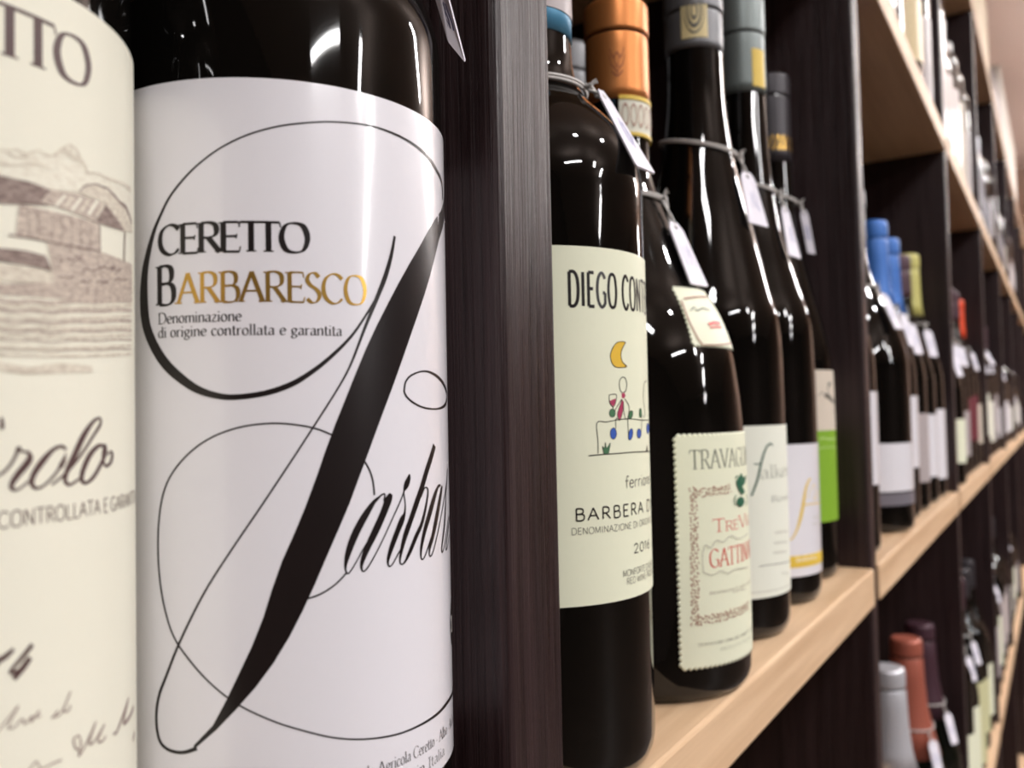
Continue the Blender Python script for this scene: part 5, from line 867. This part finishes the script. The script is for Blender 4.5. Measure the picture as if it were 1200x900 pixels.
def text2d(style, t, s0, z0, h, sx, wt, track, slant):
    out = []; x = 0.0; xh = .62
    for ch in t:
        adv, strokes = GL[ch]
        for st in [q for q in strokes.split(';') if q]:
            P = [tuple(float(v) for v in p.split(',')) for p in st[1:].split()]
            smooth_ = st[0] == '~'
            if smooth_: P = catmull(P, 4)
            segs = [P] if smooth_ else [[a, b] for a, b in zip(P, P[1:])]
            for S in segs:
                pts = [((x+px)*sx*h, pz*h) for px, pz in S]
                ws = []
                for i in range(len(pts)):
                    a = pts[max(i-1, 0)]; b = pts[min(i+1, len(pts)-1)]
                    ws.append(max(stroke_pen(style, b[0]-a[0], b[1]-a[1], wt)*h, .03*h))
                out.append(ribbon2d(pts, ws))
            if style == 'serif' and not smooth_:
                for (e, o) in ((P[0], P[1]), (P[-1], P[-2])):
                    vertical = abs(e[1]-o[1]) > abs(e[0]-o[0])*.8
                    if vertical and (abs(e[1]) < .01 or abs(e[1]-1) < .01 or abs(e[1]-xh) < .01) and ch not in 'ZzMN' or (vertical and ch in 'MN' and abs(e[1]-o[1]) > .85):
                        L = .15 if (ch.isupper() or ch == '&') else .11; z_ = e[1] + (.018 if e[1] < .5 else -.018)
                        l0 = L if not (ch.islower() and e[1] > .3) else L; l1 = L if not (ch.islower() and e[1] > .3) else 0
                        out.append(ribbon2d([((x+e[0]-l0)*sx*h, z_*h), ((x+e[0]+l1)*sx*h, z_*h)], [.042*h]*2))
                    elif not vertical and ch in 'ETFLZz' and e[0] > .3 or (ch in 'T&' and not vertical):
                        s_ = -1 if e[1] > .8 else 1; k = .17 if e[1] < .4 or e[1] > .8 else .08
                        out.append(ribbon2d([((x+e[0])*sx*h, (e[1]-(0 if k > .1 else k))*h), ((x+e[0]+.03*(1 if e[0] > .3 else -1))*sx*h, (e[1]+s_*k)*h)], [.045*h]*2))
        x += adv + track
    V, F = [], []
    for v, f in out:
        o = len(V); V += [(s0+a+c*slant, z0+c) for a, c in v]; F += [tuple(i+o for i in g) for g in f]
    return V, F
def tess(pts):
    """triangulate a simple outline, then cut it finer so it can bend round the bottle"""
    bm = bmesh.new(); vs = [bm.verts.new((p[0], p[1], 0)) for p in pts]
    try: bm.faces.new(vs)
    except ValueError: pass
    bm.normal_update(); bmesh.ops.triangulate(bm, faces=bm.faces[:], ngon_method='EAR_CLIP')
    xs = [p[0] for p in pts]
    x = math.floor(min(xs)/2)*2
    while x < max(xs):
        bmesh.ops.bisect_plane(bm, geom=bm.verts[:]+bm.edges[:]+bm.faces[:], plane_co=(x, 0, 0), plane_no=(1, 0, 0)); x += 2
    bm.verts.index_update(); V = [(v.co.x, v.co.y) for v in bm.verts]; F = [tuple(v.index for v in f.verts) for f in bm.faces]
    bm.free(); return V, F
PARTN = {'ink': 'black_print', 'gold': 'gold_lettering', 'brown': 'brown_print'}
def print_art(b, items, label_obj, zlo=-999, zhi=999, lift=.00035):
    acc = {}
    for n, it in enumerate(items):
        if it[0] == 'R':
            P = catmull([tuple(p) for p in it[2]], 5) if len(it[2]) > 2 else it[2]
            V, F = ribbon2d([(p[0], p[1]) for p in P], [max(p[2], .05) for p in P])
        elif it[0] == 'S':
            A, Bp = it[2], it[3]; V = []; F = []
            for a, c in zip(A, Bp):
                for k in range(9): V.append((a[0]+(c[0]-a[0])*k/8, a[1]+(c[1]-a[1])*k/8))
            for i in range(len(A)-1):
                for k in range(8): F.append((i*9+k, i*9+k+1, (i+1)*9+k+1, (i+1)*9+k))
        elif it[0] == 'P': V, F = tess(it[2])
        elif it[0] == 'T': V, F = text2d(it[2], it[3], *it[4:])
        zc = sum(v[1] for v in V)/len(V)
        if not (zlo <= zc <= zhi): continue
        key = (it[1], 'lettering' if it[0] == 'T' else 'drawing')
        D = acc.setdefault(key, ([], []))
        add(D, [W(surf(b, s/1000, z/1000, lift + n*1.2e-6)) for s, z in V], F)
    for (ink, nm), D in acc.items():
        # all faces look outward
        me_o = mesh(nm, D[0], D[1], M['i_'+ink], label_obj)
        bm = bmesh.new(); bm.from_mesh(me_o.data)
        for f in bm.faces:
            c = f.calc_center_median(); h = c.z - EYE - b['z0']; cx, cy = centre(b, h)
            if f.normal.x*(c.x-cx) + f.normal.y*(c.y-cy) < 0: f.normal_flip()
        bm.to_mesh(me_o.data); bm.free()
        me_o['label'] = ink.replace('i_', '').replace('_', ' ') + ' ' + ('lettering' if nm == 'lettering' else 'printed drawing') if ink != 'ink' else 'black printed ' + nm
def band_label(b, s0, s1, z0, z1, paperm, parent, name='front_label', thick=.0003, scallop=0, corner=0):
    """paper label wrapped on the bottle with real thickness; optional scalloped edge"""
    V, F = [], []; n = max(8, int((s1-s0)/2)); m = max(4, int((z1-z0)/3))
    top = n + 1
    for j in range(m+1):
        for i in range(n+1):
            s = s0+(s1-s0)*i/n; z = z0+(z1-z0)*j/m; V.append(surf(b, s/1000, z/1000, thick))
    for j in range(m):
        for i in range(n): F.append((j*top+i, j*top+i+1, (j+1)*top+i+1, (j+1)*top+i))
    rim = [(s0+(s1-s0)*i/n, z0) for i in range(n+1)] + [(s1, z0+(z1-z0)*j/m) for j in range(1, m+1)] + [(s1-(s1-s0)*i/n, z1) for i in range(1, n+1)] + [(s0, z1-(z1-z0)*j/m) for j in range(1, m)]
    o = len(V)
    for s, z in rim: V.append(surf(b, s/1000, z/1000, thick))
    for s, z in rim: V.append(surf(b, s/1000, z/1000, -.0001))
    L = len(rim)
    if not scallop:
        for i in range(L): F.append((o+i, o+L+i, o+L+(i+1) % L, o+(i+1) % L))
    else:
        r = scallop
        def bump(cs, cz, ax, az):
            # half disc outward along (ax, az)
            c = len(V); V.append(surf(b, cs/1000, cz/1000, thick)); K = 7
            for k in range(K+1):
                t = -math.pi/2 + math.pi*k/K; ds = (math.cos(t)*ax - math.sin(t)*az)*r; dz = (math.cos(t)*az + math.sin(t)*ax)*r
                V.append(surf(b, (cs+ds)/1000, (cz+dz)/1000, thick))
            for k in range(K): F.append((c, c+1+k, c+2+k))
            for k in range(K+1):
                t = -math.pi/2 + math.pi*k/K; ds = (math.cos(t)*ax - math.sin(t)*az)*r; dz = (math.cos(t)*az + math.sin(t)*ax)*r
                V.append(surf(b, (cs+ds)/1000, (cz+dz)/1000, -.0001))
            for k in range(K): F.append((c+1+k, c+K+2+k, c+K+3+k, c+2+k))
        ns = round((s1-s0)/(2*r)); nz = round((z1-z0)/(2*r))
        for i in range(ns): bump(s0+(s1-s0)*(i+.5)/ns, z1, 0, 1); bump(s0+(s1-s0)*(i+.5)/ns, z0, 0, -1)
        for i in range(nz): bump(s0, z0+(z1-z0)*(i+.5)/nz, -1, 0); bump(s1, z0+(z1-z0)*(i+.5)/nz, 1, 0)
    ob = mesh(name, [W(v) for v in V], F, paperm, parent); return ob
def hero(key, label, glass=GLASS, cap=None, cap_z=None, ring=.0155, group=None):
    b = HERO[key]; R, H = b['R'], b['H']
    t = empty('wine_bottle', (b['x'], b['y'], EYE+b['z0']), label, 'bottle', group)
    prof = [(.0003, R*.80), (.0007, R*.90), (.0022, R*.955), (.005, R*.985)] + b['prof']
    V, F = lathe_data([(b['z0']+h, r) for h, r in prof], 96, lambda z: centre(b, z-b['z0']))
    g = mesh('glass', [W(v) for v in V], F, glass, t)
    for p in g.data.polygons: p.use_smooth = len(p.vertices) == 4
    if cap:
        hc = cap_z - b['z0']; f = lambda h: interp(b['prof'], h)
        c = [(hc, f(hc)-.0002), (hc, f(hc)+.0005)] + [(hc+(H-ring-.002-hc)*k/6, f(hc+(H-ring-.002-hc)*k/6)+.0006) for k in range(1, 7)]
        rn = f(H)
        g_ = H-ring; c += [(g_-.0012, rn+.0006), (g_-.0008, rn+.0005), (g_-.0005, rn-.0001), (g_+.0002, rn-.0001), (g_+.0005, rn+.0009), (g_+.0009, rn+.0011), (g_+.0016, rn+.0011), (H-.0032, rn+.0011), (H-.0022, rn+.0010), (H-.0012, rn+.0005), (H-.0005, rn-.0004), (H-.0001, rn-.0016), (H, rn-.003)]
        V, F = lathe_data([(b['z0']+h, r) for h, r in c], 64, lambda z: centre(b, z-b['z0']), False, True)
        co = mesh('capsule', [W(v) for v in V], F, CAP[cap], t)
        for p in co.data.polygons: p.use_smooth = len(p.vertices) == 4
        b['cap'] = co
    return t, b
TAGG = 'string-tied price tags'
# first bay: cream label bottle and the one with the great script initial
t, b = hero('barolo', 'dark bottle with cream engraved-landscape label at the left edge, nearest the camera', cap='wine', cap_z=.13)
lb = band_label(b, -64, 70, -81, 62.5, M['label_cream'], t); print_art(b, ART['barolo'], lb)
t, b = hero('barbaresco', 'dark bottle with white label carrying a huge black script initial, first bay', cap='wine', cap_z=.13)
lb = band_label(b, -73, 60, -74.4, 62.85, M['white'], t); print_art(b, ART['barbaresco'], lb)
price_tag(b, [(9.8, 96.6, 3.0), (10, 95.7, 5.8), (22.5, 81, 3.7), (18.9, 84.2, .4)], 110, 103, 'white price tag, half out of frame, above the script-initial white label', seed=1)
# second bay, five bottles
t, b = hero('diego', 'dark bottle with tall ivory label of moon and stick figure, just right of front divider', cap='teal', cap_z=.1255)
lb = band_label(b, -60, 52, -57.3, 49.2, M['ivory'], t); print_art(b, ART['diego'], lb)
band_label(b, -46, 46, 132.5, 151, M['greywhite'], b['cap'], 'tax_strip', .0009)['label'] = 'pale grey printed strip on the capsule'
price_tag(b, [(4.2, 106, 3.0), (7.6, 105, 4.8), (12.6, 77.5, 2.6), (-5.2, 75.2, 2.4)], 106.5, 107.2, 'white price tag hanging on the moon-label bottle beside the front divider', seed=3)
t, b = hero('trav', 'squat lopsided bottle with copper capsule and scalloped cream labels', cap='copper', cap_z=.1335)
lb = band_label(b, -36.4, 30, -97.4, -10.6, M['ivory'], t, scallop=1.15); print_art(b, ART['trav'], lb, zhi=0)
ls = band_label(b, -24.2, 26, 25.0, 48.6, M['ivory'], t, 'shoulder_label', scallop=.95); print_art(b, ART['trav'], ls, zlo=5)
band_label(b, -46, 46, 117.5, 134, M['label_cream'], t, 'seal_strip', .0007)['label'] = 'cream seal strip below the capsule'
for i in range(2): 
    st = band_label(b, -46, 46, (117.2, 132.6)[i], (118.6, 134.4)[i], M['i_gold_yellow'], t, 'seal_edge', .0011)
# scroll ornament on the strip and the embossed crest on the copper
D = ([], [])
for k in range(8):
    s = -38+k*11
    V, F = ribbon2d(*(lambda P: ([p for p in P], [1.0]*len(P)))([(s+4.0*math.cos(q*math.pi/5), 126+4.6*math.sin(q*math.pi/5)) for q in range(11)])); add(D, [W(surf(b, a/1000, z/1000, .00115)) for a, z in V], F)
mesh('strip_ornament', D[0], D[1], M['i_brown_orn'], t)
D = ([], [])
for P in ([(-4, 5), (-2, 1), (0, 3), (2, 1), (4, 5)], [(-4, 2), (-3, -2), (-1, -4), (0, -6)], [(4, 2), (3, -2), (1, -4), (0, -6)], [(-1.4, 2), (-1, -1), (0, -3), (1, -1), (1.4, 2)], [(-3, -5), (0, -7.2), (3, -5)]):
    P = catmull(P, 4); V, F = ribbon2d([(-47+p[0]*2.4, 150+p[1]*1.0) for p in P], [.9]*len(P)); add(D, [W(surf(b, a/1000, z/1000, .00075)) for a, z in V], F)
mesh('embossed_crest', D[0], D[1], M['i_bronze'], b['cap'])
price_tag(b, [(-11.5, 79, .6), (6, 79, 1.6), (6.2, 51, .8), (-13.5, 50.5, .3)], 97, 90.5, 'white price tag on the copper-capsuled bottle, touching its shoulder label', seed=4)
t, b = hero('falk', 'tall bottle with plain grey capsule and off-white label, third in the second bay', cap='grey', cap_z=.1865)
lb = band_label(b, -52, 46, -91.2, -8.8, M['offwhite'], t); print_art(b, ART['falk'], lb)
e = band_label(b, -66, -30, 191, 219, M['i_gold_pale'], b['cap'], 'emblem', .0009); e['label'] = 'gold rectangle with an oval crest'
D = ([], [])
for rx, rz, wd in ((13.5, 11.5, 1.1), (9, 8, 2.2), (4, 4, 2)):
    P = [(-48+rx*math.cos(k*math.pi/10), 205+rz*math.sin(k*math.pi/10)) for k in range(21)]; V, F = ribbon2d(P, [wd]*21); add(D, [W(surf(b, a/1000, z/1000, .0011)) for a, z in V], F)
mesh('crest', D[0], D[1], M['i_grey_ink'], e)
price_tag(b, [(-6.2, 121, .4), (8.6, 121, 4.6), (9.4, 92.4, 5), (-11.7, 92.7, .4)], 141, 131, 'white price tag on the grey-capsuled third bottle of the second bay', seed=5, eps=.0014)
t, b = hero('yellow', 'tall bottle with sage-grey capsule and white label banded in yellow', cap='sage', cap_z=.189, ring=.024)
lb = band_label(b, -52, 46, -95.5, -21.3, M['white'], t); print_art(b, ART['yellow'], lb)
band_label(b, -30, -4, 192, 215, M['i_gold_yellow'], b['cap'], 'emblem', .0009)['label'] = 'small gold mark'
price_tag(b, [(1.4, 120, .3), (9.6, 120, 4), (8.2, 88, 3.6), (-9.6, 88.9, .3)], 137, 129, 'white price tag on the fourth bottle of the second bay, yellow-banded label', seed=6)
t, b = hero('green', 'bottle with black and gold capsule and cream and lime-green label', cap='black', cap_z=.166, ring=.016)
lb = band_label(b, -48, 44, -15.8, 23.6, M['beige'], t); lg = band_label(b, -48, 44, -74.8, -15.8, M['lime'], t, 'lower_label'); lg['label'] = 'lime green lower label'
print_art(b, ART['green'], lb, zlo=-15.8); print_art(b, ART['green'], lg, zhi=-15.8)
D = ([], [])
for k in range(9):
    P = catmull([(-70+k*9+q[0]*5, 178+q[1]*6) for q in ((-1, -.6), (.2, .9), (.9, .1), (.1, -.7), (1.2, -.2))], 4); V, F = ribbon2d(P, [1.3]*len(P)); add(D, [W(surf(b, a/1000, z/1000, .001)) for a, z in V], F)
mesh('gold_emblem', D[0], D[1], M['i_gold'], b['cap'])
price_tag(b, [(6.5, 134, .6), (9, 134, 5.6), (8, 103, 5.6), (5.5, 104, .8)], 148, 139, 'white price tag on the fifth bottle of the second bay, beside the second divider', seed=7, eps=.0016)

# ------------------------------------------------------------------ the further bottles
ORD = ['first', 'second', 'third', 'fourth', 'fifth', 'sixth', 'seventh', 'eighth']
def row(level, bay, xs, specs, tags=(), y=.155):
    lv = {ZS: 'middle', ZU: 'upper', ZL: 'lower'}[level]
    for i, (x, sp) in enumerate(zip(xs, specs)):
        capn = sp[3] or 'uncapped'
        yy = y
        if isinstance(x, tuple): x, yy = x
        pn = sp[5][0][3] if sp[5] else None
        lname = {'white': 'white', 'label_cream': 'cream', 'ivory': 'ivory', 'offwhite': 'off-white', 'pinkish': 'pinkish', 'greywhite': 'grey', 'beige': 'beige', 'lime': 'lime', 'pale_green': 'pale green', 'sand': 'sand-coloured', 'wine_red': 'dark red', 'silver': 'silver', None: 'hidden'}[pn]
        lab = '%s-capped wine bottle%s, %s along %s shelf, %s bay' % (capn, (' with %s label' % lname) if pn else '', ORD[i], lv, ORD[bay-1])
        t, prof = far_bottle(x, yy, level, sp, lab, 'wine bottles on the %s shelf of the %s bay' % (lv, ORD[bay-1]))
        if i in tags:
            bb = dict(x=x, y=yy, z0=level, prof=prof, R=sp[1], H=sp[2])
            z1 = (level + sp[2]*(.79 if sp[0] == 'b' else .70))*1000; c0 = random.uniform(-36, -20); wd = random.uniform(15, 19)
            price_tag(bb, [(c0, z1-7, 5), (c0+wd, z1-7, 5), (c0+wd*.75, z1-40, 5.5), (c0+wd*.1, z1-40, 5.5)], z1+5, z1+1, 'white price tag on the %s bottle, %s shelf of the %s bay' % (ORD[i], lv, ORD[bay-1]), seed=i+bay*10, eps=.0021)
def S(kind='g', R=.038, H=.31, cap='black', cl=.05, labs=(), gl=0): return (kind, R, H, cap, cl, tuple(labs), gl)
def Lb(h0, h1, p, ha=1.2, turn=-.1): return (h0, h1, ha, p, turn)
# a bottle standing in the second row behind the moon label
far_bottle(.446, .243, ZS, S('b', .037, .331, 'grey', .055), 'dim bottle standing in the second row, glimpsed between moon-label and copper-capsuled bottles', None)
# third bay, middle shelf
row(ZS, 3, [.695, (.835, .160), .925, 1.0, 1.079, 1.1575], [
    S('g', .038, .30, 'black', .05, [Lb(.052, .122, 'white')]), S('g', .048, .312, 'grey', .055, [Lb(.036, .078, 'white', 1.35), Lb(.024, .0345, 'silver', 1.35)]),
    S('g', .037, .298, 'blue', .09, [Lb(.05, .12, 'white')]), S('g', .037, .292, 'blue', .085, [Lb(.03, .102, 'greywhite')]), S('g', .037, .285, 'plum', .05, [Lb(.03, .1, 'white')]), S('g', .0375, .298, 'yellow', .078, [Lb(.022, .105, 'white', 1.35)])], (1, 2, 3, 5))
row(ZS, 4, [(1.335, .148), 1.42, 1.50, 1.585, 1.665, 1.745], [
    S('g', .037, .27, 'black', .05, [Lb(.03, .09, 'ivory', 1.3)]), S('g', .036, .29, 'black', .05, [Lb(.045, .115, 'pale_green', 1.3), Lb(.022, .044, 'lime', 1.3)]), S('g', .037, .30, 'plum', .05, [Lb(.03, .1, 'greywhite')]),
    S('g', .037, .302, 'plum', .055, [Lb(.05, .12, 'wine_red')]), S('g', .037, .306, 'plum', .05, [Lb(.05, .125, 'wine_red')]), S('g', .037, .300, 'orange', .07, [Lb(.04, .11, 'beige')])], (0, 2, 3, 5))
def mix(n, seed, kinds, caps, pps):
    r = random.Random(seed); out = []
    for i in range(n):
        k = r.choice(kinds); H = r.choice((.295, .302, .31)); h0 = r.choice((.03, .045)); out.append(S(k, .037, H, r.choice(caps), r.choice((.05, .06)), [Lb(h0, h0+r.choice((.07, .085)), r.choice(pps), 1.25)]))
    return out
def xs(bay, n):
    a, b = DIV[bay-1][1]+.045, DIV[bay][0]-.042; return [a+(b-a)*i/(n-1) for i in range(n)]
row(ZS, 5, xs(5, 6), mix(6, 3, 'gb', ('black', 'plum', 'black', 'grey'), ('greywhite', 'white', 'label_cream')), (1, 3, 4))
row(ZS, 6, xs(6, 6), mix(6, 5, 'gb', ('black', 'wine', 'grey'), ('white', 'white', 'label_cream')), (0, 3))
row(ZS, 7, xs(7, 5), mix(5, 6, 'gb', ('black', 'wine'), ('white', 'label_cream')), ())
# upper shelf
row(ZU, 3, [.70, .835, .93, 1.03, 1.15], [S('b', .038, .30, 'grey', .05, [Lb(.025, .125, 'pinkish', 1.3)]), S('g', .043, .31, 'black', .05, [Lb(.010, .13, 'pinkish', 1.35)]), S('b', .037, .30, 'black', .05),
    S('g', .042, .30, 'gold', .05, [Lb(.024, .094, 'sand', 1.25), Lb(.115, .15, 'pale_green', 1.2)]), S('b', .038, .30, 'grey', .05, [Lb(.02, .12, 'greywhite', 1.2)])], ())
row(ZU, 4, [1.30, 1.40, 1.50, 1.60, 1.71], [S('b', .040, .30, 'silver', .06, [Lb(.012, .14, 'pinkish', 1.3)]), S('g', .039, .30, 'white', .05, [Lb(.012, .13, 'pinkish', 1.3)]), S('b', .039, .295, 'silver', .05, [Lb(.012, .14, 'pinkish', 1.35)]), S('b', .039, .30, 'white', .05, [Lb(.012, .15, 'beige', 1.35)]), S('b', .038, .3, 'white', .05, [Lb(.012, .13, 'greywhite', 1.35)])], ())
row(ZU, 5, xs(5, 6), mix(6, 9, 'gb', ('silver', 'black', 'grey'), ('silver', 'greywhite', 'silver')), ())
row(ZU, 6, xs(6, 6), mix(6, 12, 'gb', ('black', 'grey', 'white'), ('silver', 'greywhite', 'beige')), ())
row(ZU, 7, xs(7, 6), mix(6, 13, 'gb', ('purple', 'orange', 'purple'), ('pinkish', 'white')), ())
# lower shelf
row(ZL, 3, [.93, 1.055, 1.165], [S('s', .042, .322, 'silver', .10, [Lb(.03, .1, 'white')], 1), S('s', .042, .322, 'rose', .125, [Lb(.03, .1, 'beige')], 1), S('s', .042, .315, 'plum', .11, [Lb(.03, .1, 'white')], 1)], (1, 2))
row(ZL, 4, xs(4, 6), [S('g', .038, .30, 'plum', .05, [Lb(.04, .12, 'ivory', 1.3)]), S('b', .038, .31, 'black', .05, [Lb(.04, .12, 'ivory', 1.3)]), S('g', .038, .30, 'black', .05, [Lb(.012, .13, 'ivory', 1.3)]), S('g', .038, .30, 'plum', .05, [Lb(.012, .14, 'pale_green', 1.3)]), S('b', .038, .30, 'black', .05, [Lb(.03, .12, 'pale_green', 1.3)]), S('g', .038, .30, 'black', .05, [Lb(.03, .12, 'ivory', 1.3)])], (0, 2, 3))
row(ZL, 5, xs(5, 6), [S('g', .038, .31, 'black', .05, [Lb(.04, .13, 'pale_green', 1.3)]), S('b', .038, .31, 'black', .05, [Lb(.04, .14, 'greywhite', 1.3)]), S('g', .038, .30, 'black', .05, [Lb(.04, .14, 'ivory', 1.3)]), S('b', .038, .31, 'black', .05, [Lb(.04, .15, 'greywhite', 1.3)]), S('b', .038, .31, 'black', .05, [Lb(.04, .15, 'pinkish', 1.3)]), S('b', .038, .31, 'black', .05, [Lb(.04, .15, 'greywhite', 1.3)])], (1, 2))
row(ZL, 6, xs(6, 6), mix(6, 21, 'gb', ('black', 'grey'), ('greywhite', 'greywhite', 'ivory')), (0, 2))

# ------------------------------------------------------------------ cartons and a bottle on top of the shelving
def carton(x0, x1, y0, y1, h, c, label):
    z = EYE+ZT; m = mat('carton_board', c, .6, .3, bump=((30, 30, 400), .08, .0005)); T = mat('packing_tape', (200, 180, 140), .3)
    t = empty('carton', ((x0+x1)/2, y0, z), label, 'box', 'cartons on top of the shelving')
    box('body', (x0, y0, z), (x1, y1, z+h-.004), m, t, .003)
    box('flap', (x0+.001, y0+.001, z+h-.004), (x1-.001, (y0+y1)/2-.001, z+h), m, t, .001); box('flap', (x0+.001, (y0+y1)/2+.001, z+h-.004), (x1-.001, y1-.001, z+h), m, t, .001)
    box('tape', ((x0+.0), (y0+y1)/2-.025, z+h), (x1, (y0+y1)/2+.025, z+h+.0006), T, t)
carton(1.55, 2.12, YF+.012, YF+.30, .42, (238, 222, 190), 'tall cream carton standing on top of the shelving')
carton(2.16, 2.56, YF+.012, YF+.28, .28, (236, 220, 192), 'lower cream carton on top of the shelving, right of the tall one')
far_bottle(2.68, YF+.06, ZT, S('g', .038, .30, 'black', .05, [Lb(.03, .11, 'greywhite')]), 'single dark bottle standing on top of the shelving between the cartons', None)
carton(2.80, 3.12, YF+.012, YF+.30, .20, (214, 206, 204), 'grey-white carton on top of the shelving beside the single bottle')
carton(3.18, 4.30, YF+.012, YF+.31, .34, (250, 246, 238), 'long bright white carton at the far end of the shelving top')
